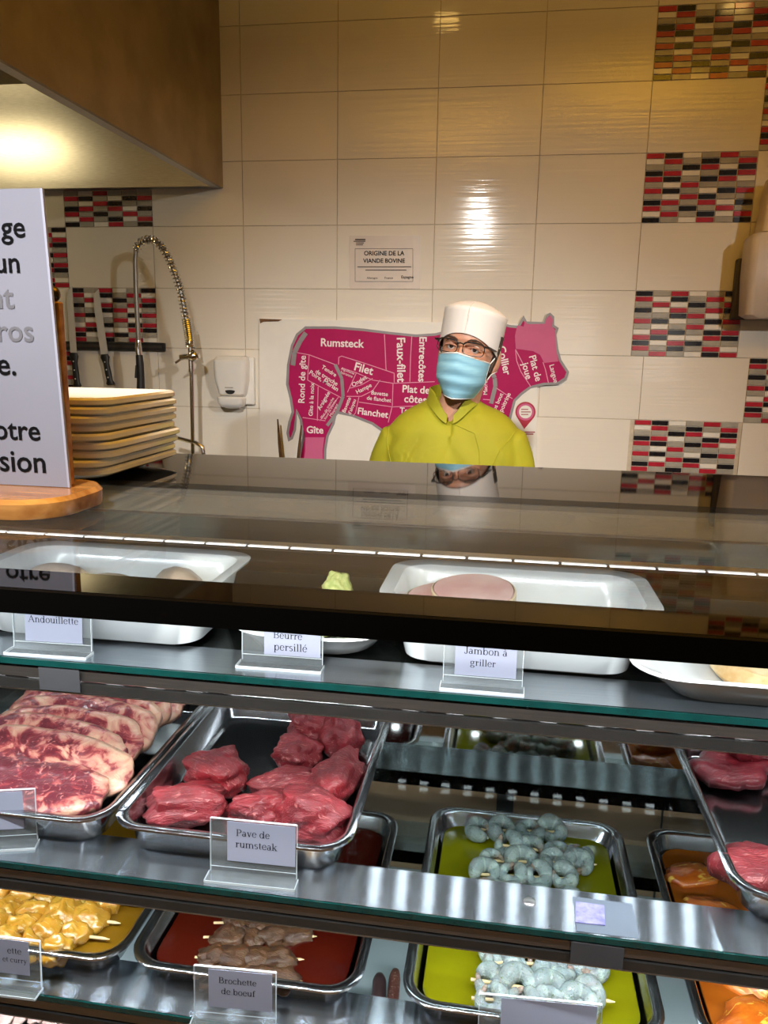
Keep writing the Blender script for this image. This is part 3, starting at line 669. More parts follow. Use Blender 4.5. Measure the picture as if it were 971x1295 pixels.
tray(.413, 1.012, S3, .157, .215, H3, 'steel tray of orange marinated meat at right of low shelf')
def liquid(cx, cy, z, hx, hy, m, name, label):
    b = MB(); b.loft([rrect(hx - .006, hy - .006, .03, 0), rrect(hx, hy, .032, .014), rrect(hx - .001, hy - .001, .032, .0155)])
    return tag(b.build(name, m, loc=(cx, cy, z + .0035)), label, 'marinade', kind='stuff')
liquid(-.609, .992, S3, .1285, .173, mat('brown_curry_oil', (.17, .08, .004), .08, c2=(.22, .11, .006), vscale=9, spec=.6), 'curry_marinade', 'brown orange curry marinade under the chicken skewers')
liquid(-.2985, .992, S3, .130, .171, mat('dark_red_marinade', (.040, .003, .0015), .06, c2=(.060, .006, .002), vscale=9, spec=.6), 'red_marinade', 'deep red marinade under the beef skewers')
liquid(.0628, 1.012, S3, .134, .191, mat('yellow_olive_oil', (.205, .195, .003), .06, c2=(.17, .16, .003), vscale=7, spec=.6), 'olive_oil', 'yellow green oil under the prawn skewers')
liquid(.413, 1.012, S3, .133, .191, mat('orange_oil', (.42, .11, .008), .08, c2=(.28, .06, .005), vscale=12, spec=.6), 'orange_marinade', 'orange oily marinade around the meat strips')

# ------------------------------------------------------------------ meat
def meat_mat(name, base, dark, fat, fscale=60, famt=.62, rough=.3, fibre=(30, 120, 30), coat=.25, bump=.5):
    m = bpy.data.materials.new(name); m.use_nodes = True
    n = m.node_tree.nodes; L = m.node_tree.links; bs = n['Principled BSDF']
    bs.inputs['Roughness'].default_value = rough; bs.inputs['Coat Weight'].default_value = coat; bs.inputs['Coat Roughness'].default_value = .15
    bs.inputs['Subsurface Weight'].default_value = .12; bs.inputs['Subsurface Scale'].default_value = .006
    tc = n.new('ShaderNodeTexCoord')
    a = n.new('ShaderNodeTexNoise'); a.inputs['Scale'].default_value = 26; a.inputs['Detail'].default_value = 4
    L.new(tc.outputs['Object'], a.inputs['Vector'])
    r = n.new('ShaderNodeValToRGB'); r.color_ramp.elements[0].position = .35; r.color_ramp.elements[1].position = .65
    r.color_ramp.elements[0].color = (*dark, 1); r.color_ramp.elements[1].color = (*base, 1); L.new(a.outputs['Fac'], r.inputs[0])
    mp = n.new('ShaderNodeMapping'); mp.inputs['Scale'].default_value = fibre; L.new(tc.outputs['Object'], mp.inputs[0])
    f = n.new('ShaderNodeTexNoise'); f.inputs['Scale'].default_value = fscale / 30; f.inputs['Detail'].default_value = 6; f.inputs['Distortion'].default_value = 1.2
    L.new(mp.outputs[0], f.inputs['Vector'])
    r2 = n.new('ShaderNodeValToRGB'); r2.color_ramp.elements[0].position = famt; r2.color_ramp.elements[1].position = min(1, famt + .08)
    r2.color_ramp.elements[0].color = (0, 0, 0, 1); r2.color_ramp.elements[1].color = (1, 1, 1, 1); L.new(f.outputs['Fac'], r2.inputs[0])
    mx = n.new('ShaderNodeMix'); mx.data_type = 'RGBA'; mx.inputs[7].default_value = (*fat, 1); L.new(r2.outputs[0], mx.inputs[0]); L.new(r.outputs[0], mx.inputs[6]); L.new(mx.outputs[2], bs.inputs['Base Color'])
    bp = n.new('ShaderNodeBump'); bp.inputs['Strength'].default_value = bump; bp.inputs['Distance'].default_value = .003
    L.new(f.outputs['Fac'], bp.inputs['Height']); L.new(bp.outputs[0], bs.inputs['Normal'])
    return m
M_['rump'] = meat_mat('raw_red_beef', (.28, .016, .024), (.15, .007, .011), (.46, .14, .13), 70, .585, .38, fibre=(25, 150, 60), coat=.1, bump=.9)
M_['darkbeef'] = meat_mat('dark_maroon_beef', (.25, .02, .03), (.13, .010, .015), (.34, .08, .08), 50, .64)
M_['brownbeef'] = meat_mat('marinated_brown_beef', (.10, .038, .007), (.030, .009, .002), (.20, .11, .035), 90, .60, .45, coat=.12, bump=.8)
M_['chicken'] = meat_mat('curry_chicken', (.50, .27, .030), (.36, .155, .010), (.54, .37, .13), 40, .60, .25, coat=.5, bump=.35)
M_['orange'] = meat_mat('orange_marinated_meat', (.62, .17, .012), (.42, .075, .006), (.75, .42, .05), 40, .6, .2, coat=.5)
def prawn_mat():
    m = bpy.data.materials.new('grey_translucent_prawn'); m.use_nodes = True
    n = m.node_tree.nodes; L = m.node_tree.links; bs = n['Principled BSDF']; bs.inputs['Roughness'].default_value = .2; bs.inputs['Coat Weight'].default_value = .4
    bs.inputs['Subsurface Weight'].default_value = .2; bs.inputs['Subsurface Scale'].default_value = .3
    a = n.new('ShaderNodeAttribute'); a.attribute_name = 'seg'
    w_ = n.new('ShaderNodeMath'); w_.operation = 'MULTIPLY'; w_.inputs[1].default_value = 24; L.new(a.outputs['Fac'], w_.inputs[0])
    sn = n.new('ShaderNodeMath'); sn.operation = 'SINE'; L.new(w_.outputs[0], sn.inputs[0])
    r = n.new('ShaderNodeValToRGB'); r.color_ramp.elements[0].position = 0; r.color_ramp.elements[0].color = (.27, .30, .295, 1); r.color_ramp.elements[1].position = .95; r.color_ramp.elements[1].color = (.39, .42, .39, 1)
    r.color_ramp.elements.new(.5).color = (.30, .335, .325, 1); L.new(sn.outputs[0], r.inputs[0])
    tl = n.new('ShaderNodeMapRange'); tl.inputs['From Min'].default_value = .9; tl.inputs['From Max'].default_value = 1.1; L.new(a.outputs['Fac'], tl.inputs['Value'])
    m1 = n.new('ShaderNodeMix'); m1.data_type = 'RGBA'; m1.inputs[7].default_value = (.34, .22, .17, 1); L.new(tl.outputs[0], m1.inputs[0]); L.new(r.outputs[0], m1.inputs[6])
    tc = n.new('ShaderNodeTexCoord'); sp_ = n.new('ShaderNodeTexNoise'); sp_.inputs['Scale'].default_value = 11; sp_.inputs['Detail'].default_value = 5; L.new(tc.outputs['Object'], sp_.inputs['Vector'])
    r2 = n.new('ShaderNodeValToRGB'); r2.color_ramp.elements[0].position = .63; r2.color_ramp.elements[1].position = .67; r2.color_ramp.elements[0].color = (0, 0, 0, 1); L.new(sp_.outputs['Fac'], r2.inputs[0])
    m2 = n.new('ShaderNodeMix'); m2.data_type = 'RGBA'; m2.inputs[7].default_value = (.16, .20, .07, 1); L.new(r2.outputs[0], m2.inputs[0]); L.new(m1.outputs[2], m2.inputs[6]); L.new(m2.outputs[2], bs.inputs['Base Color'])
    bp = n.new('ShaderNodeBump'); bp.inputs['Strength'].default_value = .4; bp.inputs['Distance'].default_value = .1; L.new(sp_.outputs['Fac'], bp.inputs['Height']); L.new(bp.outputs[0], bs.inputs['Normal'])
    return m
M_['prawn'] = prawn_mat()

def lump(size, seed, p=2.6, amp=.16, fr=1.6, flat=0., nu=28, nv=18):
    """an irregular piece of meat: superellipsoid with noisy faces, centred on its base"""
    rx, ry, rz = size
    b = MB()
    rnd = random.Random(seed); cuts = [(Vector((rnd.uniform(-1, 1), rnd.uniform(-1, 1), rnd.uniform(-.2, 1))).normalized(), rnd.uniform(.72, .95)) for _ in range(5)]
    def fn(d, q):
        k = (abs(d.x) ** p + abs(d.y) ** p + abs(d.z) ** p) ** (-1 / p)
        u = d * k
        for nrm, h in cuts:
            e = u.dot(nrm)
            if e > h: u = u - nrm * (e - h) * .85
        u = u * (1 + amp * nz(d, fr, seed) + amp * .35 * nz(d, fr * 3.1, seed + 5) + amp * .12 * nz(d, fr * 9, seed + 9))
        z = u.z * rz + rz
        return Vector((u.x * rx, u.y * ry, max(z, .0 + .12 * rz * (1 - abs(d.z)))))
    b.ball((0, 0, 0), (1, 1, 1), nu, nv, fn)
    return b
def place(mb, name, m, loc, rz=0, rx=0, ry=0, sub=0):
    o = mb.build(name, m, sub=sub, ang=180); o.location = loc; o.rotation_euler = (rx, ry, rz); return o
RG = 'rump steak chunks in the tray'
FL2 = S2 + .0045
for i, (px, py, sx, sy, sz, rz, lab) in enumerate([
    (274, 973, .047, .036, .026, -.35, 'pointed wedge of red rump steak, tallest at left of its tray'),
    (232, 1018, .049, .034, .023, .35, 'red rump steak chunk in the front left corner of its tray'),
    (327, 1026, .040, .024, .020, .3, 'small red rump steak chunk right behind its price card'),
    (358, 988, .042, .025, .017, .35, 'almond shaped red rump steak chunk in the middle of its tray'),
    (378, 950, .033, .030, .021, .1, 'square red rump steak chunk behind the almond shaped one'),
    (390, 916, .035, .035, .028, .0, 'red rump steak chunk at the back of its tray'),
    (441, 930, .031, .034, .030, .2, 'red rump steak chunk at the back right of its tray'),
    (434, 984, .031, .058, .026, -.22, 'long red rump steak chunk along the right side of its tray'),
    (405, 1033, .046, .034, .028, -.05, 'thick red rump steak chunk in the front right corner of its tray')]):
    q = at(px, py, z=FL2 + sz)
    o = place(lump((sx * 1.04, sy * 1.06, sz * 1.02), 11 + i, 3.0, .27, 1.9, nu=48, nv=30), 'rump_steak', M_['rump'], (q.x - (.012 if i in (6, 7, 8) else 0), q.y + (.006 if i in (1, 2, 8) else 0), FL2), rz); tag(o, lab, 'meat', RG)
# right tray: thin slices
def slab(rx, ry, th, seed, wav=.012, nu=36, nr=9):
    b = MB(); top = []; bot = []
    def P(a, k):
        r = k * (1 + .3 * nz((math.cos(a), math.sin(a), 0), 1.4, seed) + .2 * nz((math.cos(a), math.sin(a), 0), 4, seed))
        x, y = rx * r * math.cos(a), ry * r * math.sin(a)
        z = wav * (1 + nz((x * 30, y * 30, 0), 1, seed)) * (.4 + .6 * k) + wav * .35 * nz((x * 90, y * 90, 0), 1, seed + 2)
        return x, y, z
    rings = []
    for k in [i / nr for i in range(1, nr + 1)]: rings.append([Vector((x, y, z + th * math.sqrt(max(0, 1 - (k * .92) ** 6)))) for x, y, z in (P(2 * PI * j / nu, k) for j in range(nu))])
    for k in [i / nr for i in range(nr, 0, -1)]: rings.append([Vector((x, y, z)) for x, y, z in (P(2 * PI * j / nu, k * .98) for j in range(nu))])
    b.loft(rings); return b
for i, (px, py, rx, ry, th, rz, dz, m_, lab) in enumerate([
    (916, 968, .055, .050, .022, .3, 0, 'darkbeef', 'dark maroon meat slice at the back of the right tray'),
    (952, 955, .050, .045, .026, 1.2, .02, 'darkbeef', 'second dark maroon meat slice resting on another in right tray'),
    (962, 1098, .052, .038, .028, .2, 0, 'rump', 'brighter red meat piece in the front corner of right tray')]):
    q = at(px, py, z=FL2 + .02)
    tag(place(slab(rx, ry, th, 40 + i, .010), 'beef_slice', M_[m_], (q.x, q.y, FL2 + dz), rz), lab, 'meat', 'beef slices in the right tray')

# rib steaks: thick slices leaning back on one another, lean eye on the left, fat rim on the right
def rib_mat():
    m = bpy.data.materials.new('marbled_rib_steak'); m.use_nodes = True
    n = m.node_tree.nodes; L = m.node_tree.links; bs = n['Principled BSDF']; bs.inputs['Roughness'].default_value = .33; bs.inputs['Coat Weight'].default_value = .15
    bs.inputs['Subsurface Weight'].default_value = .1; bs.inputs['Subsurface Scale'].default_value = .006
    at_ = n.new('ShaderNodeAttribute'); at_.attribute_name = 'fat'
    tc = n.new('ShaderNodeTexCoord'); oi = n.new('ShaderNodeObjectInfo')
    ad = n.new('ShaderNodeVectorMath'); ad.operation = 'ADD'; L.new(tc.outputs['Object'], ad.inputs[0])
    sc = n.new('ShaderNodeVectorMath'); sc.operation = 'SCALE'; cb = n.new('ShaderNodeCombineXYZ'); 
    for k in range(3): L.new(oi.outputs['Random'], cb.inputs[k])
    L.new(cb.outputs[0], sc.inputs[0]); sc.inputs['Scale'].default_value = 4; L.new(sc.outputs[0], ad.inputs[1])
    a = n.new('ShaderNodeTexNoise'); a.inputs['Scale'].default_value = 24; a.inputs['Detail'].default_value = 6; a.inputs['Distortion'].default_value = 1.6; L.new(ad.outputs[0], a.inputs['Vector'])
    ma = n.new('ShaderNodeMath'); ma.operation = 'MULTIPLY_ADD'; ma.inputs[1].default_value = 1.7; ma.inputs[2].default_value = -.80; L.new(a.outputs['Fac'], ma.inputs[0])
    s = n.new('ShaderNodeMath'); s.operation = 'ADD'; L.new(ma.outputs[0], s.inputs[0]); L.new(at_.outputs['Fac'], s.inputs[1])
    r = n.new('ShaderNodeValToRGB'); e = r.color_ramp.elements
    e[0].position = .30; e[0].color = (.12, .016, .024, 1); e[1].position = .80; e[1].color = (.62, .37, .25, 1)
    for p_, c_ in ((.42, (.20, .024, .032)), (.49, (.35, .075, .068)), (.58, (.50, .22, .16))):
        q = e.new(p_); q.color = (*c_, 1)
    L.new(s.outputs[0], r.inputs[0])
    v = n.new('ShaderNodeTexNoise'); v.inputs['Scale'].default_value = 75; v.inputs['Detail'].default_value = 4; v.inputs['Distortion'].default_value = 2; L.new(ad.outputs[0], v.inputs['Vector'])
    r2 = n.new('ShaderNodeValToRGB'); r2.color_ramp.elements[0].position = .58; r2.color_ramp.elements[1].position = .68; r2.color_ramp.elements[1].color = (.6, .6, .6, 1); L.new(v.outputs['Fac'], r2.inputs[0])
    mx = n.new('ShaderNodeMix'); mx.data_type = 'RGBA'; mx.inputs[7].default_value = (.66, .24, .2, 1); L.new(r2.outputs[0], mx.inputs[0]); L.new(r.outputs[0], mx.inputs[6]); L.new(mx.outputs[2], bs.inputs['Base Color'])
    bp = n.new('ShaderNodeBump'); bp.inputs['Strength'].default_value = .4; bp.inputs['Distance'].default_value = .003; L.new(v.outputs['Fac'], bp.inputs['Height']); L.new(bp.outputs[0], bs.inputs['Normal'])
    return m
M_['rib'] = rib_mat()
NR = 9
for i in range(NR):
    b = MB(); nu, nr = 56, 10; th = .019; fat = []
    def P(a, k, i=i):
        r = k * (1 + .08 * nz((math.cos(a), math.sin(a), 0), 1.3, i) + .05 * nz((math.cos(a), math.sin(a), 0), 4, i + 3))
        ca, sa = math.cos(a), math.sin(a)
        x = .130 * r * math.copysign(abs(ca) ** .75, ca); y = .050 * r * math.copysign(abs(sa) ** .85, sa)
        return x, y
    rings = []
    ks = [j / nr for j in range(1, nr + 1)]
    for k in ks:
        rings.append([Vector((x, y, th * math.sqrt(max(0, 1 - (k * .93) ** 8)) + .006 * nz((x * 25, y * 25, 1), 1, i) * (1 if k < .99 else .5) + .002 * nz((x * 120, y * 120, 1), 1, i))) for x, y in (P(2 * PI * j / nu, k) for j in range(nu))])
    for k in reversed(ks): rings.append([Vector((x, y, .004 * nz((x * 25, y * 25, 4), 1, i))) for x, y in (P(2 * PI * j / nu, k * .985) for j in range(nu))])
    b.loft(rings)
    for p in b.v:
        edge = math.sqrt((p.x / .130) ** 2 + (p.y / .050) ** 2)
        f = .38 + .20 * max(0, edge - .75) / .25 + max(0, (p.x - .01) / .13) * .16 - max(0, -p.x / .13) * .05
        if i == 0: f -= .20
        fat.append(min(.9, f))
    o = b.build('rib_steak', M_['rib'], ang=180)
    A = o.data.attributes.new('fat', 'FLOAT', 'POINT')
    for q, f in zip(A.data, fat): q.value = f
    tilt = .16 if i == 0 else .52
    y = .892 + i * .0300 + (.0 if i else -.020)
    o.location = (-.6235 + .006 * math.sin(i * 2.1) , y, FL2 + (.027 if i == 0 else .030 + .0045 * min(i, 5))); o.rotation_euler = (tilt, .04 * math.sin(i), -.10 + .03 * math.cos(i * 1.7))
    lab = ['dark lean rib steak slice lying in front of the leaning row', 'rib steak slice second from the tray front, with wide fat rim', 'rib steak slice third from the tray front in the leaning row', 'rib steak slice fourth from the tray front in the leaning row', 'rib steak slice at the middle of the leaning row', 'rib steak slice fourth from the back of the leaning row', 'rib steak slice third from the back of the leaning row', 'rib steak slice second from the back of the leaning row', 'rearmost rib steak slice, half hidden under the top shelf'][i]
    tag(o, lab, 'meat', 'rib steaks leaning in the tray')

# ------------------------------------------------------------------ skewers
def chunk(size, seed, m_, parent, loc, rz):
    o = lump(size, seed, 2.3, .36, 2.2, nu=24, nv=16).build('meat_chunk', M_[m_], ang=180); o.parent = parent; o.location = loc; o.rotation_euler = (0, 0, rz); return o
def skewer(x0, x1, y0, y1, z, xs, size, seed, m_, label, group, cat='skewer', name='meat_skewer', lift=0):
    c = Vector(((x0 + x1) / 2, (y0 + y1) / 2, z)); t = thing(name, c, label, cat, group)
    b = MB(); zz = size[2] + lift
    a = Vector((x0, y0, zz)) - Vector((c.x, c.y, 0)); d = Vector((x1, y1, zz)) - Vector((c.x, c.y, 0))
    b.tube([a, a.lerp(d, .96), d], [.0022, .0022, .0006], 8); o = b.build('stick', M_['stick']); o.parent = t
    rnd = random.Random(seed)
    for k, f in enumerate(xs):
        p = a.lerp(d, f); s = rnd.uniform(.88, 1.15)
        chunk((size[0] * s, size[1] * rnd.uniform(.9, 1.2), size[2] * rnd.uniform(.9, 1.15)), seed * 10 + k, m_, t, (p.x, p.y + rnd.uniform(-.003, .003), lift), rnd.uniform(-.3, .3))
    return t
LZ = S3 + .016
CG = 'curry chicken skewers in the tray'
for i, (ex, ey, lab) in enumerate([(152, 1205, 'curry chicken skewer nearest the tray front'), (138, 1180, 'curry chicken skewer second from the front, stick end in view'), (152, 1160, 'curry chicken skewer third from the front, stick end in view'), (178, 1138, 'curry chicken skewer second from the back, stick end in view'), (185, 1118, 'rearmost curry chicken skewer')]):
    q = at(ex, ey, z=LZ + .02); n_ = 5
    if i == 0: q.x = -.512
    skewer(-.725, q.x, q.y - .004, q.y, LZ - .006, [.08, .26, .44, .62, .80 - .02 * (i % 2)], (.0235, .0225, .0165), 71 + i, 'chicken', lab, CG)
BG = 'beef skewers in the red tray'
for i, (l, r_, lab) in enumerate([((244, 1228), (383, 1233), 'brown beef skewer nearest the tray front'), ((246, 1203), (385, 1206), 'brown beef skewer second from the front'), ((257, 1178), (401, 1177), 'brown beef skewer third from the front'), ((270, 1160), (405, 1158), 'rearmost brown beef skewer under the shelf edge')]):
    a_ = at(*l, z=LZ + .012); c_ = at(*r_, z=LZ + .012)
    skewer(a_.x, c_.x, a_.y, c_.y, LZ - .008, [.22, .42, .62, .80] if i != 1 else [.17, .36, .58, .78], (.0225, .0185, .0105), 91 + i, 'brownbeef', lab, BG)

def prawn_mesh(R, seed):
    b = MB(); path = []; rs = []; n = 40; seg = []
    for k in range(n):
        f = k / (n - 1); a = -.5 + (5.3 + .3 * seed) * f
        rad = R * (.58 - .14 * f)
        path.append(Vector((rad * math.cos(a), R * .05 * math.sin(3 * a), rad * math.sin(a))))
        ridge = 1 + .05 * abs(math.sin(f * 19))
        rs.append(R * (.08 + .33 * min(1, (f + .04) * 4.5) ** .6 * (1 - .62 * f ** 1.6)) * ridge)
    b.tube(path, rs, 14); seg += [k / (n - 1) for k in range(n) for _ in range(14)]
    e = path[-1]; tg = (path[-1] - path[-2]).normalized()
    for s in (-1, 1):
        c0 = len(b.v); b.ball(e + tg * R * .14 + Vector((0, s * R * .14, 0)), (R * .22, R * .07, R * .12), 10, 6); seg += [1.2] * (len(b.v) - c0)
    return b, seg
PG = 'prawn skewers in the yellow oil'
pr_meshes = []
def prawn_skewer(l, r_, xs, seed, lab, R=.029):
    a_ = at(*l, z=LZ + .012); c_ = at(*r_, z=LZ + .012); c = Vector(((a_.x + c_.x) / 2, (a_.y + c_.y) / 2, LZ - .004))
    t = thing('prawn_skewer', c, lab, 'skewer', PG)
    b = MB(); A = Vector((a_.x - c.x, a_.y - c.y, .0225)); D = Vector((c_.x - c.x, c_.y - c.y, .0225)); b.tube([A, A.lerp(D, .96), D], [.0022, .0022, .0007], 8); o = b.build('stick', M_['stick']); o.parent = t
    rnd = random.Random(seed)
    for k, f in enumerate(xs):
        if not pr_meshes:
            for s in range(3):
                pb, seg = prawn_mesh(1.0, s); oo = pb.build('prawn', M_['prawn'], ang=180)
                A_ = oo.data.attributes.new('seg', 'FLOAT', 'POINT')
                for q, f_ in zip(A_.data, seg): q.value = f_
                pr_meshes.append(oo.data); bpy.data.objects.remove(oo)
        o = bpy.data.objects.new('prawn', pr_meshes[k % 3]); COL.objects.link(o); o.parent = t
        p = A.lerp(D, f); s = R * rnd.uniform(.92, 1.12)
        o.location = (p.x, p.y, .0225 + rnd.uniform(-.002, .003)); o.scale = (s, s * 1.25, s); o.rotation_mode = 'YXZ'; o.rotation_euler = (PI / 2 + rnd.uniform(-.22, .25) + .42, rnd.uniform(0, 6.28), rnd.uniform(-.3, .3))
for i, (l, r_, xs, lab) in enumerate([
    ((596, 1268), (762, 1280), [.14, .38, .60, .82], 'prawn skewer nearest the tray front'),
    ((595, 1244), (777, 1273), [.12, .34, .56, .80], 'prawn skewer second from the front, right stick end longest'),
    ((612, 1222), (768, 1228), [.12, .36, .62, .86], 'prawn skewer third from the front below the steel band'),
    ((600, 1205), (757, 1222), [.14, .38, .62, .86], 'prawn skewer half hidden behind the shelf lamp housing'),
    ((600, 1132), (735, 1148), [.14, .38, .62, .86], 'prawn skewer seen through the middle shelf glass, just behind the steel band'),
    ((598, 1110), (732, 1117), [.12, .36, .60, .84], 'prawn skewer seen through the shelf glass, fourth from the tray back'),
    ((598, 1092), (754, 1098), [.16, .40, .66, .86], 'prawn skewer seen through the shelf glass, third from the tray back'),
    ((625, 1072), (740, 1088), [.14, .42, .70, .9], 'prawn skewer seen through the shelf glass, second from the tray back'),
    ((594, 1053), (716, 1057), [.10, .34, .62, .84], 'rearmost prawn skewer, seen through the middle shelf glass')]):
    prawn_skewer(l, r_, xs, 200 + i, lab)
# orange strips
rnd = random.Random(5); k = 0
OG = 'orange marinated strips in the tray'
pos = ['front left', 'front middle', 'front right', 'near front left', 'near front middle', 'near front right', 'middle left', 'middle centre', 'middle right', 'back left', 'back centre', 'back right', 'rear left corner', 'rear centre', 'rear right corner']
for r in range(5):
    for c in range(3):
        x = .325 + c * .078 + rnd.uniform(-.012, .012); y = .862 + r * .066 + rnd.uniform(-.01, .01)
        o = place(lump((.044, .026, .012), 300 + k, 2.3, .3, 2.0, nu=20, nv=12), 'marinated_strip', M_['orange'], (x, y, LZ - .006), rnd.uniform(-.9, .9))
        tag(o, 'orange marinated meat strip, %s of the orange tray' % pos[k], 'meat', OG); k += 1

# ------------------------------------------------------------------ porcelain on the top shelf
def dish(hx, hy, h, r=.03, fl=.03):
    b = MB()
    b.loft([rrect(hx - fl - .012, hy - fl - .006, r - .006, 0), rrect(hx - fl, hy - fl + .004, r, .006), rrect(hx - .014, hy - .014, r + .006, h - .008), rrect(hx - .001, hy - .001, r + .012, h - .004), rrect(hx, hy, r + .012, h - .001), rrect(hx - .003, hy - .003, r + .01, h),
            rrect(hx - .016, hy - .016, r + .004, h - .003), rrect(hx - .021, hy - .021, r, h - .014), rrect(hx - fl - .006, hy - fl, r - .004, .012), rrect(hx - fl - .016, hy - fl - .010, r - .012, .007)])
    return b
PD = 'white porcelain on the top shelf'
tag(dish(.165, .094, .082).build('porcelain_dish', M_['porcelain'], loc=(-.49, .898, S1), ang=50), 'deep white porcelain dish behind the Andouillette card', 'dish', PD)
tag(dish(.158, .092, .084).build('porcelain_dish', M_['porcelain'], loc=(.022, .906, S1), ang=50), 'deep white porcelain dish behind the Jambon card', 'dish', PD)
def shallow(hx, hy, h, r=.06):
    b = MB(); b.loft([rrect(hx * .62, hy * .62, r * .6, 0), rrect(hx * .72, hy * .72, r * .7, .003), rrect(hx * .8, hy * .8, r * .8, h * .45), rrect(hx, hy, r, h), rrect(hx - .002, hy - .002, r, h + .003), rrect(hx * .80, hy * .80, r * .8, h * .55 + .003), rrect(hx * .7, hy * .7, r * .7, .008)])
    return b
tag(shallow(.105, .085, .028, .07).build('porcelain_plate', M_['porcelain'], loc=(-.222, .905, S1), ang=60), 'small white plate of parsley butter behind its price card', 'plate', PD)
tag(shallow(.16, .105, .034, .05).build('porcelain_plate', M_['porcelain'], loc=(.302, .872, S1), ang=60), 'white platter with a round cheese at right of top shelf', 'plate', PD)
bt = mat('parsley_butter', (.66, .66, .26), .45, c2=(.35, .42, .10), vscale=110, bump=.5, bscale=120)
b = lump((.060, .045, .020), 501, 2.2, .3, 2.5); o = place(b, 'butter_mound', bt, (-.225, .90, S1 + .009)); tag(o, 'pale green parsley butter mound on small white plate', 'butter')
b = lump((.018, .014, .018), 502, 2.2, .35, 2.5); o = place(b, 'butter_curl', bt, (-.199, .915, S1 + .045)); tag(o, 'small peak of parsley butter on top of the mound', 'butter')
ch = mat('pale_golden_cheese', (.74, .60, .36), .5, c2=(.55, .33, .12), vscale=40, bump=.3)
b = MB(); b.lathe([(.070, 0), (.075, .006), (.074, .016), (.068, .022), (.03, .024), (.001, .0245)], (0, 0, 0), 40); o = b.build('round_cheese', ch, loc=(.312, .862, S1 + .0092)); tag(o, 'round golden cheese on the white platter', 'cheese')
ham = mat('pink_ham', (.78, .56, .52), .35, c2=(.66, .36, .35), vscale=22, bump=.15)
rind = mat('ham_rind', (.75, .62, .42), .4)
for i, (x, y, z, rz, rx, lab) in enumerate([(-.062, .922, .047, .2, .22, 'lower slice of pink ham in the white dish'), (-.03, .918, .060, -.25, .26, 'upper slice of pink ham in the white dish')]):
    t = thing('ham_slice', (x, y, S1 + z), lab, 'ham', 'ham slices in the white dish')
    b = MB(); b.loft([[Vector((.052 * k_ * math.cos(a), .04 * k_ * math.sin(a) * (1 + .12 * math.cos(a)), zz)) for a in [2 * PI * j / 40 for j in range(40)]] for k_, zz in ((.94, 0), (.97, .003), (.97, .009), (.94, .012))])
    o = b.build('slice', ham, ang=50); o.parent = t
    b = MB(); b.loft([[Vector((.0525 * k_ * math.cos(a), .0405 * k_ * math.sin(a) * (1 + .12 * math.cos(a)), zz)) for a in [2 * PI * j / 40 for j in range(40)]] for k_, zz in ((.965, .001), (1.0, .002), (1.0, .010), (.965, .011))], False, False); o = b.build('rind', rind, ang=50); o.parent = t
    t.rotation_euler = (rx, 0, rz)
sau = mat('beige_andouillette', (.66, .52, .40), .35, c2=(.50, .36, .26), vscale=35, bump=.3)
for i, (x, y, rz, lab) in enumerate([(-.585, .925, .25, 'pale andouillette sausage at left in the white dish'), (-.418, .938, -.5, 'pale andouillette sausage at right in the white dish'), (-.49, .895, .1, 'pale andouillette sausage in the middle of the white dish')]):
    b = MB(); P = [Vector((-.045 + .09 * k / 12, .006 * math.cos(k / 12 * PI), .030)) for k in range(13)]
    b.tube(P, [.006 + .024 * math.sin(max(.02, min(.98, k / 12)) * PI) ** .45 for k in range(13)], 14); o = b.build('andouillette', sau, loc=(x, y, S1 + .0085), ang=180); o.rotation_euler = (0, 0, rz); tag(o, lab, 'sausage', 'andouillettes in the white dish')

# ------------------------------------------------------------------ dry sausages on the deck
dry = meat_mat('speckled_dry_sausage', (.22, .07, .05), (.14, .035, .03), (.50, .34, .26), 120, .58, .5, fibre=(60, 60, 60), coat=0)
drk = mat('dark_purple_casing', (.065, .03, .035), .4, c2=(.10, .05, .05), vscale=60)
cut = mat('yellow_sausage_end', (.70, .58, .28), .5, c2=(.6, .45, .2), vscale=60)
def sausage(p0, p1, r, m_, lab, endc=False):
    a_, c_ = at(*p0, z=DK + r), at(*p1, z=DK + r); c = (a_ + c_) / 2; c.z = DK
    t = thing('dry_sausage', c, lab, 'sausage', 'dry sausages on the case floor')
    A = a_ - c; D = c_ - c; b = MB(); n = 12
    b.tube([A.lerp(D, k / n) for k in range(n + 1)], [r * min(1, .35 + 1.2 * math.sin(max(.03, min(.97, k / n)) * PI) ** .6) for k in range(n + 1)], 14); o = b.build('casing', m_, ang=180); o.parent = t
    if endc:
        u = (D - A).normalized(); b = MB(); b.ball(D - u * r * .4, r * 1.04, 14, 10); o = b.build('cut_end', cut, ang=180); o.parent = t
sausage((480, 1234), (478, 1284), .0105, drk, 'dark sausage with yellow end between the red and yellow trays', True)
sausage((500, 1228), (494, 1290), .009, dry, 'speckled sausage beside the yellow oil tray')
sausage((420, 1264), (462, 1272), .011, dry, 'speckled sausage lying crosswise near the red tray', True)
sausage((410, 1282), (455, 1288), .011, dry, 'front speckled sausage lying crosswise near the red tray', True)
pk = mat('pink_grey_sliced_meat', (.55, .40, .36), .3, c2=(.36, .22, .19), vscale=40)
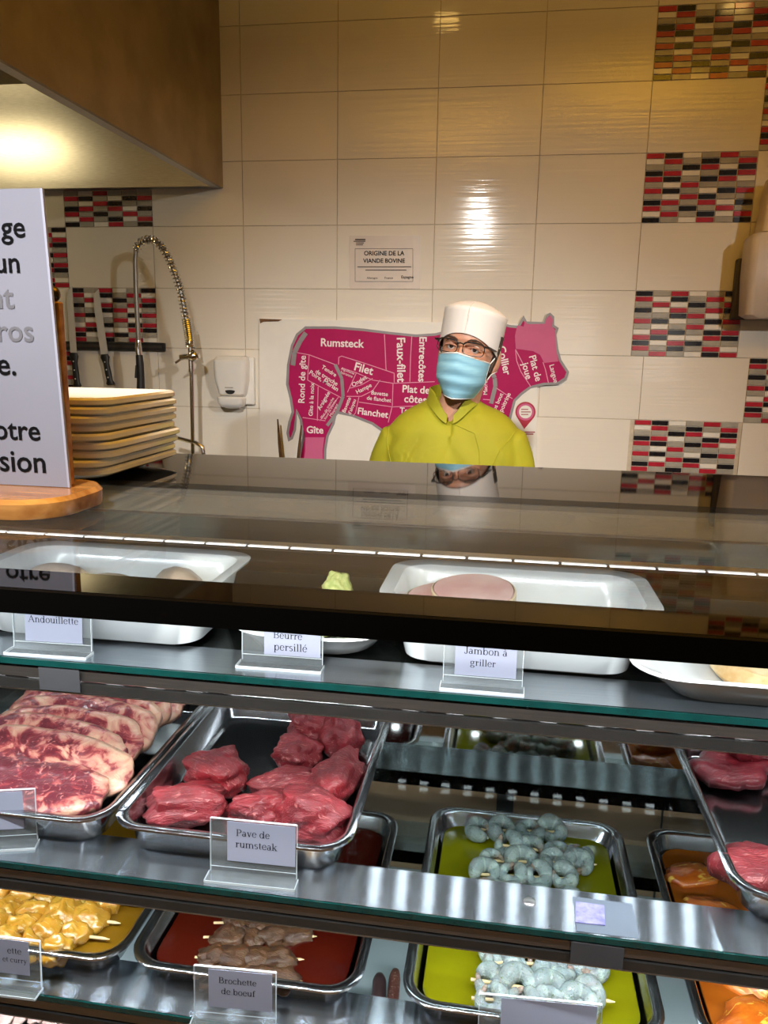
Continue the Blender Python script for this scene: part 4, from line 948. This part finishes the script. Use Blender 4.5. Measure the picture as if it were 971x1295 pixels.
for i, (px, py, rz, lab) in enumerate([(20, 1284, .3, 'flat pack of pink grey cold cuts in the bottom left corner'), (80, 1293, -.2, 'flat pack of cold cuts right of the corner pack')]):
    q = at(px, py, z=DK); t = thing('cold_cuts_pack', (q.x, q.y, DK), lab, 'food pack', 'cold cut packs on the case floor', rz)
    b = MB(); b.box(-.05, .05, -.035, .035, .0, .004); o = b.build('tray_base', M_['white'], bevel=.001); o.parent = t
    for j in range(4):
        b = slab(.017, .026, .006, 600 + i * 10 + j, .002, 20, 5); o = b.build('slice', pk, ang=180); o.parent = t; o.location = (-.033 + j * .022, 0, .0045); o.rotation_euler = (0, -.25, .1 * j)

# ------------------------------------------------------------------ price card holders
def holder(S, l, r_, hgt, lines, label, card=(.0, 1.), crop=None, th=0, csz=1.):
    """acrylic stand: foot plate, leaning pane, printed card"""
    a_, c_ = at(*l, z=S), at(*r_, z=S); wd = (c_ - a_).length; ang = math.atan2(c_.y - a_.y, c_.x - a_.x)
    c = (a_ + c_) / 2
    t = thing('price_card_holder', (c.x, c.y, S), label, 'price card', 'acrylic price card holders', ang)
    h = wd / 2; lean = .06
    b = MB(); b.box(-h, h, 0, .019, .0003, .0033); o = b.build('foot', M_['acrylic'], smooth=False); o.parent = t
    b = MB(); b.box(-h, h, -.0006, 0, .0002, .0034); b.box(-h - .0005, -h, 0, .019, .0003, .0033); b.box(h, h + .0005, 0, .019, .0003, .0033)
    # pane
    y0 = .0175; d = Vector((0, math.sin(lean), math.cos(lean))); nrm = Vector((0, -math.cos(lean), math.sin(lean)))
    B0 = Vector((-h + .002, y0, .0034)); B1 = Vector((h - .002, y0, .0034))
    for q in (B0, B1): b.prism([q, q + d * hgt, q + d * hgt - nrm * .003, q - nrm * .003], (.0006 if q is B1 else -.0006, 0, 0))
    b.prism([B0 + d * hgt, B1 + d * hgt, B1 + d * hgt - nrm * .003, B0 + d * hgt - nrm * .003], d * .0006)
    b.prism([B0 + d * .007, B1 + d * .007, B1 + d * .0076, B0 + d * .0076], nrm * .0004)
    o = b.build('bright_edges', M_['acryledge'], smooth=False); o.parent = t
    b = MB(); b.prism([B0, B1, B1 + d * hgt, B0 + d * hgt], -nrm * .0028); o = b.build('pane', M_['acrylic'], smooth=False); o.parent = t
    u0, u1 = card; X0_ = -h + .002 + (2 * h - .004) * u0; X1_ = -h + .002 + (2 * h - .004) * u1
    lo = hgt * (.24 if S < S1 - .01 else .13)
    C0 = Vector((X0_, y0, .0034)) + nrm * .0006; C1 = Vector((X1_, y0, .0034)) + nrm * .0006
    b = MB(); b.prism([C0 + d * lo, C1 + d * lo, C1 + d * (hgt - .001), C0 + d * (hgt - .001)], nrm * .0004); o = b.build('card', M_['card'], smooth=False); o.parent = t
    Mz = Matrix.Translation(t.location) @ Matrix.Rotation(ang, 4, 'Z'); R3 = Mz.to_3x3()
    for s, fx, fz, fw in lines:
        p = C0.lerp(C1, fx) + d * (lo + (hgt - lo) * fz) + nrm * .0006
        serif_text(s, Mz @ p, fw * (X1_ - X0_), M_['ink'], t, R3 @ Vector((1, 0, 0)), R3 @ d)
    return t
holder(S1, (5, 828), (108, 835), .068, [('Andouillette', .5, .44, .88)], 'price card reading Andouillette at left of top shelf', (.16, .90))
holder(S1, (298, 845), (405, 853), .066, [('Beurre', .42, .40, .52), ('persillé', .47, .16, .60)], 'price card reading Beurre persillé on top shelf', (.28, .98))
holder(S1, (556, 873), (662, 882), .068, [('Jambon à', .5, .46, .70), ('griller', .46, .24, .42)], 'price card reading Jambon à griller on top shelf', (.14, .92))
holder(S2, (258, 1116), (372, 1128), .068, [('Pave de', .38, .70, .50), ('rumsteak', .43, .42, .62)], 'price card reading Pave de rumsteak in front of rump tray', (.20, .99))
holder(S2, (-70, 1082), (44, 1075), .068, [], 'price card holder cut off at the left edge of middle shelf', (.05, .86))
holder(S3, (-66, 1252), (44, 1266), .064, [('ette', .80, .66, .20), ('et curry', .80, .40, .34)], 'price card reading et curry in front of chicken skewers', (.02, .88))
holder(S3, (238, 1303), (346, 1314), .068, [('Brochette', .46, .70, .60), ('de boeuf', .47, .42, .54)], 'price card reading Brochette de boeuf before the red tray', (.18, .96))
holder(S3, (602, 1340), (762, 1356), .066, [], 'price card holder before the yellow oil tray, cut off by the bottom edge', (.18, .96))

# ------------------------------------------------------------------ things on the counter
# plates
PGp = 'stacked cream plates on the counter'
def plate_mesh():
    b = MB(); h = .107
    b.loft([rrect(h * .60, h * .60, .03, 0), rrect(h * .72, h * .72, .035, .002), rrect(h * .88, h * .88, .03, .0065), rrect(h - .004, h - .004, .026, .0098), rrect(h, h, .026, .0122), rrect(h, h, .026, .0165), rrect(h - .003, h - .003, .024, .0190), rrect(h * .86, h * .86, .028, .0135), rrect(h * .7, h * .7, .03, .008)])
    return b
pm = None
ords = ['bottom', 'second from bottom', 'third from bottom', 'fourth from bottom', 'middle', 'fourth from top', 'third from top', 'second from top', 'topmost']
pmesh = plate_mesh().build('dinner_plate', M_['plate'], ang=50)
for i in range(9):
    o = pmesh if i == 0 else pmesh.copy()
    if i: COL.objects.link(o)
    rnd = random.Random(i + 3)
    o.location = (-.535 + rnd.uniform(-.005, .005), .885 + rnd.uniform(-.003, .003), TOP + .0004 + i * .0096); o.rotation_euler = (0, 0, rnd.uniform(-.03, .03))
    tag(o, '%s cream white square plate of the counter stack' % ords[i], 'plate', PGp)
# menu stand
MY = .70
t = thing('menu_stand', (-.50, .665, TOP), 'wooden table stand holding a printed paper sheet on the counter', 'menu stand')
b = MB()
b.loft([[Vector((-.52 + p.x, .667 + p.y, TOP + z)) for p in rrect(.135 - i_, .062 - i_, .045 - i_, 0, 8)] for z, i_ in ((.0004, .001), (.003, 0), (.014, 0), (.018, .004))]); part('base', b, M_['wood'], t)
b = MB(); XR = at(81, 500, Y=.684).x; b.box(-.66, XR, .684, .694, TOP + .018, at(75, 381, Y=.684).z); part('back_board', b, M_['wood'], t, bevel=.002)
wr = (at(52, 238, Y=.672), at(88, 627, Y=.676))
b = MB()
T, B = wr; ux = Vector((.21 * math.cos(.02), 0, .21 * math.sin(-.0)))
B = Vector((B.x, .676, max(B.z, TOP + .0185)))
b.prism([T, B, B - ux, T - ux], (0, .0015, 0)); part('paper_sheet', b, mat('bluish_white_sheet', (.22, .225, .28), .22, var=.04, vscale=6, bump=.1, bscale=12), t, smooth=False)
b = MB(); b.prism([T + Vector((.0012, -.0005, 0)), B + Vector((.0012, -.0005, 0)), B + Vector((-.001, -.0005, 0)), T + Vector((-.001, -.0005, 0))], (0, .003, 0)); part('sleeve_edge', b, M_['card'], t, smooth=False)
b = MB(); b.ball((XR - .0095, .69, at(66, 372, Y=.69).z), .008, 16, 12); b.tube([(XR - .0095, .69, at(75, 382, Y=.684).z - .004), (XR - .0095, .69, at(66, 372, Y=.69).z)], .003, 8); part('clip_knob', b, mat('dark_bronze_knob', (.12, .08, .05), .25, .9), t)
up = (T - B).normalized()
grey = mat('grey_ink', (.13, .13, .15), .5)
for s, xr, y, hpx, m_ in (('ge', 32, 288, 34, 'ink'), ('un', 26, 333, 26, 'ink'), ('nt', 17, 377, 30, 'g'), ('ros', 43, 420, 26, 'g'), ('e.', 21, 462, 26, 'ink'), ('otre', 51, 546, 30, 'ink'), ('sion', 59, 586, 32, 'ink')):
    p = at(xr, y, Y=.672 + .004 * (y - 238) / 389 - .0007)
    n_ = len(s) * .0110 * (1.08 if s != 'e.' else .85)
    text(s, p, n_, M_['ink'] if m_ == 'ink' else grey, t, (1, 0, 0), tuple(up), bold=.012, align='RIGHT')

# ------------------------------------------------------------------ the man
exec_person = True
def person():
    HC = at(584, 441, Y=2.05)             # between the eyes, on the face plane
    skin = mat('skin', (.62, .33, .22), .45, c2=(.52, .25, .16), vscale=14, sss=.15)
    root_loc = Vector((-.145, 2.13, 0))
    # head frame: face towards the camera, rolled towards the photo's right, turned a little left
    roll, yaw, pitch = math.radians(9), math.radians(-10), math.radians(-3)
    HM = Matrix.Translation(HC + Vector((.014, .085, 0))) @ Matrix.Rotation(yaw, 4, 'Z') @ Matrix.Rotation(roll, 4, 'Y') @ Matrix.Rotation(pitch, 4, 'X')
    prof = [(-.118, .020, -.078, -.030), (-.112, .034, -.088, -.010), (-.098, .047, -.093, .020), (-.08, .056, -.092, .045), (-.06, .062, -.091, .062), (-.04, .066, -.090, .078), (-.02, .069, -.088, .088), (0, .0715, -.086, .094), (.02, .073, -.092, .097), (.04, .074, -.092, .097), (.06, .072, -.086, .094), (.08, .064, -.07, .082), (.095, .048, -.048, .062), (.104, .026, -.02, .036), (.1065, .004, .004, .012)]
    def ring(z, w_, f, bk, n=40, k=1., e=0.):
        cy = (f + bk) / 2; d = (bk - f) / 2; out = []
        for j in range(n):
            a = 2 * PI * j / n; ca, sa = math.cos(a), math.sin(a)
            x = (w_ + e) * math.copysign(abs(ca) ** .88, ca) * (1 - .10 * max(0, -sa)); y = cy + (d + e) * math.copysign(abs(sa) ** .9, sa)
            out.append(Vector((x, y, z)))
        return out
    def face(p):
        for s in (-1, 1):
            dx, dz = (p.x - s * .031) / .017, (p.z + .001) / .010
            if p.y < 0: p.y += .013 * math.exp(-(dx * dx + dz * dz))
            dx, dz = (p.x - s * .03) / .022, (p.z - .018) / .006
            if p.y < 0: p.y -= .0035 * math.exp(-(dx * dx + dz * dz))
        return p
    hd = MB(); rr = []
    zs = [-.118 + .2245 * i / 56 for i in range(57)]
    def interp(z):
        for a, c in zip(prof, prof[1:]):
            if a[0] <= z <= c[0] + 1e-6:
                f = (z - a[0]) / (c[0] - a[0]); f = max(0, min(1, f)); return [a[i] + (c[i] - a[i]) * f for i in (1, 2, 3)]
        return prof[-1][1:]
    for z in zs: rr.append([face(p) for p in ring(z, *interp(z), n=64)])
    hd.loft(rr)
    # nose, ears
    nose = MB(); nr = []
    for z, w_, y in ((.008, .007, -.084), (-.006, .0075, -.094), (-.02, .009, -.102), (-.032, .013, -.110), (-.040, .0155, -.112), (-.046, .012, -.104), (-.049, .006, -.092)):
        nr.append([Vector((w_ * math.cos(a), y + .022 + -.022 * max(0, math.sin(a)) ** .8 if math.sin(a) > 0 else y + .022 - .01 * math.sin(a), z)) for a in [2 * PI * j / 16 for j in range(16)]])
    nose.loft(nr)
    ears = MB()
    for s in (-1, 1):
        def fe(d, q, s=s): return Vector((q.x + s * .006 * d.y, q.y, q.z)) * (1 if True else 1)
        ears.ball((s * .076, .014, -.018), (.009, .019, .033), 16, 12, fe)
        ears.ball((s * .073, .006, -.04), (.007, .011, .014), 12, 10)
    body = MB()
    for mb in (hd, nose, ears):
        mb.xf(HM); o0 = len(body.v); body.v += mb.v; body.f += [[i + o0 for i in f] for f in mb.f]; body.m += mb.m
    nb = Vector((-.150, 2.175, EYE - .215)); nt = HM @ Vector((0, .028, -.06))
    body.tube([nb + Vector((0, .01, -.06)), nb, nb.lerp(nt, .5), nt], [.075, .060, .054, .056], 24)
    def ell(c, rx, ry, n=36, p=.85):
        return [Vector((c.x + rx * math.copysign(abs(math.cos(a)) ** p, math.cos(a)), c.y + ry * math.copysign(abs(math.sin(a)) ** p, math.sin(a)), c.z)) for a in [2 * PI * j / n for j in range(n)]]
    cx, cy = -.147, 2.185
    tor = [(EYE - .165, .05, .05), (EYE - .19, .10, .065), (EYE - .225, .145, .085), (EYE - .27, .17, .10), (EYE - .36, .18, .112), (EYE - .47, .172, .108), (EYE - .58, .158, .10), (EYE - .70, .168, .105), (EYE - .78, .172, .11)]
    body.loft([ell(Vector((cx, cy, z)), rx, ry) for z, rx, ry in reversed(tor)])
    legs = []
    for s in (-1, 1):
        body.tube([Vector((cx + s * .085, cy, EYE - .75)), Vector((cx + s * .092, cy - .005, .62)), Vector((cx + s * .095, cy - .01, .44)), Vector((cx + s * .1, cy + .01, .25)), Vector((cx + s * .1, cy + .02, .07))], [.088, .072, .054, .05, .038], 20)
        body.tube([Vector((cx + s * .1, cy + .045, .045)), Vector((cx + s * .105, cy - .04, .04)), Vector((cx + s * .11, cy - .15, .03))], [.038, .04, .028], 14)
        sh = Vector((cx + s * .155, cy, EYE - .262)); el = Vector((cx + s * .222, cy - .0, EYE - .52)); wr_ = Vector((cx + s * .225, cy - .14, EYE - .69))
        body.tube([sh - Vector((s * .05, 0, 0)), sh, sh.lerp(el, .5), el], [.04, .046, .043, .038], 18); body.tube([el, el.lerp(wr_, .4), wr_], [.038, .036, .026], 16)
        hu = (wr_ - el).normalized(); sd = Vector((s, 0, 0)); palm = wr_ + hu * .045
        body.tube([wr_, wr_ + hu * .03, wr_ + hu * .085], [.026, .036, .034], 12)
        up_ = hu.cross(sd).normalized()
        for k, ln in enumerate((.062, .074, .07, .055)):
            q = wr_ + hu * .085 + up_ * (-.027 + .018 * k)
            body.tube([q, q + hu * ln * .5 - sd * .006, q + hu * ln * .85 - sd * .02], [.0095, .009, .0075], 8)
        q = wr_ + hu * .035 - up_ * .03
        body.tube([q, q + hu * .025 - up_ * .02, q + hu * .05 - up_ * .028], [.012, .011, .009], 8)
    raw = body.build('person', skin)
    md = raw.modifiers.new('fuse', 'REMESH'); md.mode = 'VOXEL'; md.voxel_size = .0032
    ms = raw.modifiers.new('smooth', 'SMOOTH'); ms.factor = .5; ms.iterations = 3
    dg = bpy.context.evaluated_depsgraph_get(); me = bpy.data.meshes.new_from_object(raw.evaluated_get(dg))
    raw.modifiers.clear(); raw.data = me; me.shade_smooth()
    if not me.materials: me.materials.append(skin)
    P = tag(raw, 'man in lime green chef jacket, white paper cap, glasses and blue mask', 'person')
    def sub(name, mb, m, **k):
        o = mb.build(name, m, **k); o.parent = P; return o
    # eyes
    for s in (-1, 1):
        b = MB(); b.ball((0, 0, 0), .0118, 20, 14); b.xf(HM @ Matrix.Translation((s * .031, -.0665, -.001))); e = sub('eye', b, mat('eye_white', (.70, .66, .62), .1))
        b = MB(); b.ball((0, 0, 0), (.0056, .002, .0056), 16, 8); b.xf(HM @ Matrix.Translation((s * .031 + .001, -.0775, -.0015))); o = b.build('iris', mat('dark_brown_iris', (.03, .018, .012), .08)); o.parent = e
        b = MB(); b.tube([HM @ Vector((s * .031 + x, -.0815 + .0035 * (x / .018) ** 2, .004 - .006 * (x / .018) ** 2)) for x in (-.016, -.011, -.005, 0, .005, .011, .016)], [.0012, .0026, .003, .003, .003, .0026, .0012], 8); sub('eyelid', b, skin)
        b = MB(); b.tube([HM @ Vector((s * x, y, z)) for x, y, z in ((.013, -.0945, .0165), (.022, -.096, .0205), (.034, -.094, .022), (.046, -.086, .0185), (.051, -.079, .015))], [.0012, .0022, .0024, .0018, .0008], 8); sub('eyebrow', b, mat('dark_brown_brow', (.05, .028, .018), .7))
    # hair below the cap: sides and nape
    hair = mat('dark_brown_hair', (.045, .026, .016), .5, c2=(.02, .012, .008), vscale=60, stretch=(1, 1, 1), bump=.4, bscale=120)
    b = MB(); R1 = []
    angs = [math.radians(a) for a in range(-8, 189, 6)]
    for lay, e in ((0, .010), (1, .0)):
        pass
    zs2 = [.045, .03, .012, -.006, -.024, -.042, -.058, -.070]
    def hp_(z, a, e):
        w_, f, bk = interp(z); cyy = (f + bk) / 2; d = (bk - f) / 2; ca, sa = math.cos(a), math.sin(a)
        side = abs(ca)
        return Vector(((w_ + e) * math.copysign(abs(ca) ** .88, ca), cyy + (d + e) * math.copysign(abs(sa) ** .9, sa), z))
    outer = [[hp_(z - (.0 if True else 0) + .02 * max(0, abs(math.cos(a)) - .85) / .15 * (1 if z < 0 else 0), a, .0095 + .0025 * nz((a * 5, z * 90, 0), 1, 3)) for a in angs] for z in zs2]
    inner = [[hp_(z + .02 * max(0, abs(math.cos(a)) - .85) / .15 * (1 if z < 0 else 0), a, -.006) for a in angs] for z in zs2]
    rings = [o + i[::-1] for o, i in zip(outer, inner)]
    b.loft(rings); b.xf(HM); sub('hair', b, hair)
    # paper cap
    cap = mat('white_paper_cap', (.74, .71, .69), .65, var=.03, vscale=12, bump=.08, bscale=30)
    b = MB(); n = 64
    def cring(q):
        out = []
        for j in range(n):
            a = 2 * PI * j / n; ca, sa = math.cos(a), math.sin(a)      # sa=-1 is the front
            fr_ = max(0, -sa)
            zb_ = .034 * fr_ ** 1.3 - .012 * (1 - fr_) - .006 * max(0, sa)
            fold = 1 + .012 * math.exp(-((a - 1.5 * PI) / .05) ** 2)
            if q <= 1:
                rx = .0805 + .0035 * q; ry = .099 + .002 * q; z = zb_ + (.092 + .008 * fr_ - zb_) * q
            else:
                s_ = 2 - q; rx = .084 * s_ ** .8; ry = .101 * s_ ** .8; z = .092 + .008 * fr_ * s_ + .030 * math.sin((1 - s_) * PI / 2) ** .9
            out.append(Vector((rx * ca * fold, .002 + ry * sa * fold, z)))
        return out
    b.loft([cring(q) for q in (0, .02, .15, .3, .5, .7, .85, 1, 1.06, 1.15, 1.3, 1.5, 1.7, 1.85, 1.97)], cap0=False)
    b.xf(HM); o = sub('paper_cap', b, cap, ang=60); sm = o.modifiers.new('thick', 'SOLIDIFY'); sm.thickness = .0015; sm.offset = -1
    b = MB(); cr = [HM @ (cring(q)[48] + Vector((.004, -.0012, 0))) for q in (0, .3, .6, .9, 1, 1.1, 1.3, 1.6)]; b.tube(cr, .0011, 6); sub('cap_seam', b, cap)
    # mask
    blue = mat('light_blue_mask', (.30, .60, .76), .7, c2=(.26, .54, .70), vscale=10)
    nN = blue.node_tree.nodes; nL = blue.node_tree.links; wv = nN.new('ShaderNodeTexNoise'); mp = nN.new('ShaderNodeMapping'); tcn = nN.new('ShaderNodeTexCoord'); mp.inputs['Scale'].default_value = (12, 12, 130); bpn = nN.new('ShaderNodeBump'); bpn.inputs['Strength'].default_value = .35; bpn.inputs['Distance'].default_value = .003
    nL.new(tcn.outputs['Object'], mp.inputs[0]); nL.new(mp.outputs[0], wv.inputs['Vector']); wv.inputs['Scale'].default_value = 1; nL.new(wv.outputs['Fac'], bpn.inputs['Height']); nL.new(bpn.outputs[0], nN['Principled BSDF'].inputs['Normal'])
    nu, nv = 30, 30; grid = []
    def mpnt(u, v, off=0):
        """u -1..1 across, v 0 top .. 1 bottom"""
        z = -.024 - .100 * v - .010 * (1 - abs(u)) * v ** 2 + .007 * (1 - abs(u)) ** 2 * (1 - v) - .004 * abs(u) * (1 - v)
        hw = .0685 - .006 * v - .026 * max(0, v - .55) ** 1.2 / .45 ** 1.2 * .9
        x = hw * math.sin(u * PI / 2 * .97)
        front = -.109 + .010 * abs(v - .30) * 1.2 + .018 * max(0, v - .62) / .38
        y = front + (.083 + .0 * v) * (1 - math.cos(u * PI / 2 * .97)) ** 1.05
        pl = .0022 * math.sin(v * PI * 7) * (1 - u * u) * (1 if .1 < v < .9 else 0)
        return HM @ Vector((x, y - pl - off - .013 * math.exp(-(u / .28) ** 2) * max(0, 1 - v / .55), z))
    b = MB()
    grid = [[mpnt(-1 + 2 * i / nu, j / nv) for i in range(nu + 1)] for j in range(nv + 1)]
    b.loft(grid, False, False, closed=False); o = sub('face_mask', b, blue, ang=180); sm = o.modifiers.new('thick', 'SOLIDIFY'); sm.thickness = .002; sm.offset = 0
    b = MB()
    b.tube([mpnt(-1 + 2 * i / 20, 0, .001) for i in range(21)], .0022, 6); b.tube([mpnt(-1 + 2 * i / 20, 1, .001) for i in range(21)], .0016, 6)
    for u in (-1, 1): b.tube([mpnt(u, j / 10, .0005) for j in range(11)], .0018, 6)
    eb = b.build('mask_edging', mat('white_mask_edge', (.80, .80, .80), .7)); eb.parent = o
    b = MB()
    for s in (-1, 1):
        b.tube([mpnt(s, .03), HM @ Vector((s * .077, -.012, -.010)), HM @ Vector((s * .081, .016, .008)), HM @ Vector((s * .083, .034, -.01))], .0015, 6)
        b.tube([mpnt(s, .85), HM @ Vector((s * .074, -.005, -.055)), HM @ Vector((s * .081, .024, -.045))], .0015, 6)
    eb = b.build('ear_loop', mat('white_elastic', (.82, .80, .78), .7)); eb.parent = o
    # glasses
    frm = mat('dark_spectacle_frame', (.018, .014, .014), .25)
    def rim(s, k=1.):
        out = []
        for j in range(28):
            a = 2 * PI * j / 28; ca, sa = math.cos(a), math.sin(a)
            x = .0275 * k * math.copysign(abs(ca) ** .55, ca); z = .0165 * k * math.copysign(abs(sa) ** .6, sa)
            out.append(Vector((s * .0345 + x, -.1045 + .008 * ((x * s + .03) / .06) ** 2, z - .002)))
        return out
    b = MB()
    for s in (-1, 1):
        r_ = rim(s); b.tube([HM @ p for p in r_ + r_[:2]], [.0022 if p.z > .006 else .0012 for p in r_ + r_[:2]], 6)
        b.tube([HM @ Vector((s * .061, -.098, .009)), HM @ Vector((s * .070, -.092, .009)), HM @ Vector((s * .077, -.03, .006)), HM @ Vector((s * .079, .012, .004))], [.003, .003, .0022, .0018], 6)
    b.tube([HM @ Vector((-.009, -.1045, .006)), HM @ Vector((0, -.108, .009)), HM @ Vector((.009, -.1045, .006))], .0018, 6)
    gl = sub('glasses', b, frm)
    b = MB()
    for s in (-1, 1): b.prism([HM @ p for p in rim(s, .97)], HM.to_3x3() @ Vector((0, .001, 0)))
    o = b.build('lens', glass('spectacle_lens', (.95, .94, .94), .1, .004), smooth=False); o.parent = gl
    # jacket
    lime = mat('lime_green_cotton', (.36, .345, .012), .75, c2=(.32, .30, .010), vscale=9, bump=.12, bscale=500)
    J = MB()
    jt = [(EYE - .122, .064, .062, .004), (EYE - .138, .085, .070, .004), (EYE - .155, .120, .082, 0), (EYE - .178, .152, .096, 0), (EYE - .208, .178, .108, 0), (EYE - .27, .192, .120, 0), (EYE - .36, .196, .130, 0), (EYE - .47, .190, .128, 0), (EYE - .60, .185, .125, 0), (EYE - .74, .192, .128, 0), (EYE - .82, .198, .132, 0)]
    def jring(z, rx, ry, dy, k):
        out = ell(Vector((cx, cy + dy, z)), rx, ry, 48)
        for p in out:
            f_ = max(0, -(p.y - cy - dy) / ry); p.z -= k * f_ ** 3 * max(0, 1 - abs(p.x - cx) / .075)
        return out
    ks = [.052, .040, .028, .016, .006] + [0] * 9
    J.loft([jring(*q, k) for q, k in reversed(list(zip(jt, ks)))])
    for s in (-1, 1):
        sh = Vector((cx + s * .155, cy, EYE - .252)); el = Vector((cx + s * .222, cy, EYE - .52))
        J.tube([sh - Vector((s * .05, 0, .0)), sh, sh.lerp(el, .25), sh.lerp(el, .6), sh.lerp(el, .85), sh.lerp(el, .88)], [.050, .060, .064, .066, .068, .060], 24)
    jr = J.build('chef_jacket', lime)
    md = jr.modifiers.new('fuse', 'REMESH'); md.mode = 'VOXEL'; md.voxel_size = .006
    ms = jr.modifiers.new('smooth', 'SMOOTH'); ms.factor = .6; ms.iterations = 7
    dg = bpy.context.evaluated_depsgraph_get(); me = bpy.data.meshes.new_from_object(jr.evaluated_get(dg))
    jr.modifiers.clear(); jr.data = me
    if not me.materials: me.materials.append(lime)
    for v_ in me.vertices:
        c_ = v_.co; s = (c_.x - cx)
        n1 = nz((c_.x * 9 + c_.z * 7 * (1 if s > 0 else -1), c_.y * 4, c_.z * 3), 1, 4); n2 = nz((c_.x * 26 + c_.z * 16 * (1 if s > 0 else -1), c_.y * 10, c_.z * 8), 1, 8)
        n3 = math.sin((abs(s) * 60 + (c_.z - EYE) * 46 + 5 * n1)) * max(0, 1 - abs(c_.z - EYE + .30) / .16); v_.co = c_ + v_.normal * (.010 * n1 + .005 * n2 + .0028 * n3)
    me.shade_smooth(); jr.parent = P
    # collar (stand-up, open in a V), seams
    b = MB(); colr = []
    for top, e in ((0, .074), (.45, .069), (1, .0655), (1.03, .0625), (.45, .064), (0, .068)):
        rg = []
        for j in range(49):
            a = math.radians(-90 + 7 + (360 - 14) * j / 48); fr_ = max(0, -math.sin(a))
            zb_ = EYE - .135 - .050 * fr_ ** 4 + .010 * max(0, math.sin(a)); hgt = .040 - .020 * fr_ ** 8
            rg.append(Vector((-.150 + e * math.cos(a) * (1 - .0 * fr_), 2.172 + e * 1.02 * math.sin(a) - .012 * fr_ ** 2, zb_ + hgt * top)))
        colr.append(rg)
    ring_ = [list(x) for x in zip(*colr)]
    b.loft(ring_); sub('collar', b, lime, ang=60)
    from mathutils.bvhtree import BVHTree
    bv = BVHTree.FromPolygons([v.co[:] for v in me.vertices], [p.vertices[:] for p in me.polygons])
    def seam(name, pts, r):
        path = []
        for q in pts:
            d = at(*q, Y=2.0) - Vector((0, 0, EYE)); h_ = bv.ray_cast(Vector((0, 0, EYE)), d.normalized())
            if h_[0] is not None: path.append(h_[0] - d.normalized() * .0008)
        if len(path) > 2: b = MB(); b.tube(path, r, 6); sub(name, b, lime)
    dense = lambda P, n=10: [(P[k][0] + (P[k + 1][0] - P[k][0]) * f / n, P[k][1] + (P[k + 1][1] - P[k][1]) * f / n) for k in range(len(P) - 1) for f in range(n)] + [P[-1]]
    seam('seam', dense([(652, 545), (644, 556), (632, 570), (622, 590), (616, 620)]), .0014)
    seam('seam', dense([(492, 540), (489, 556), (492, 575), (497, 600)]), .0014)
    seam('front_placket', dense([(566, 533), (600, 548), (606, 570), (607, 610)]), .0012)
    # chest skin is covered: dark trousers on the legs
    b = MB(); tr = mat('dark_trousers', (.03, .03, .035), .8)
    for s in (-1, 1):
        b.tube([Vector((cx + s * .086, cy, EYE - .74)), Vector((cx + s * .092, cy - .005, .62)), Vector((cx + s * .095, cy - .01, .44)), Vector((cx + s * .1, cy + .01, .25)), Vector((cx + s * .1, cy + .02, .06))], [.102, .086, .072, .066, .066], 22)
    b.tube([Vector((cx, cy, EYE - .80)), Vector((cx, cy, EYE - .66))], [.15, .15], 24)
    sub('trousers', b, tr)
    b = MB()
    for s in (-1, 1):
        b.tube([Vector((cx + s * .1, cy + .06, .05)), Vector((cx + s * .103, cy + .0, .052)), Vector((cx + s * .108, cy - .09, .045)), Vector((cx + s * .112, cy - .17, .032))], [.044, .05, .046, .03], 16)
    sub('shoes', b, M_['blackmat'])
person()
settle_texts()
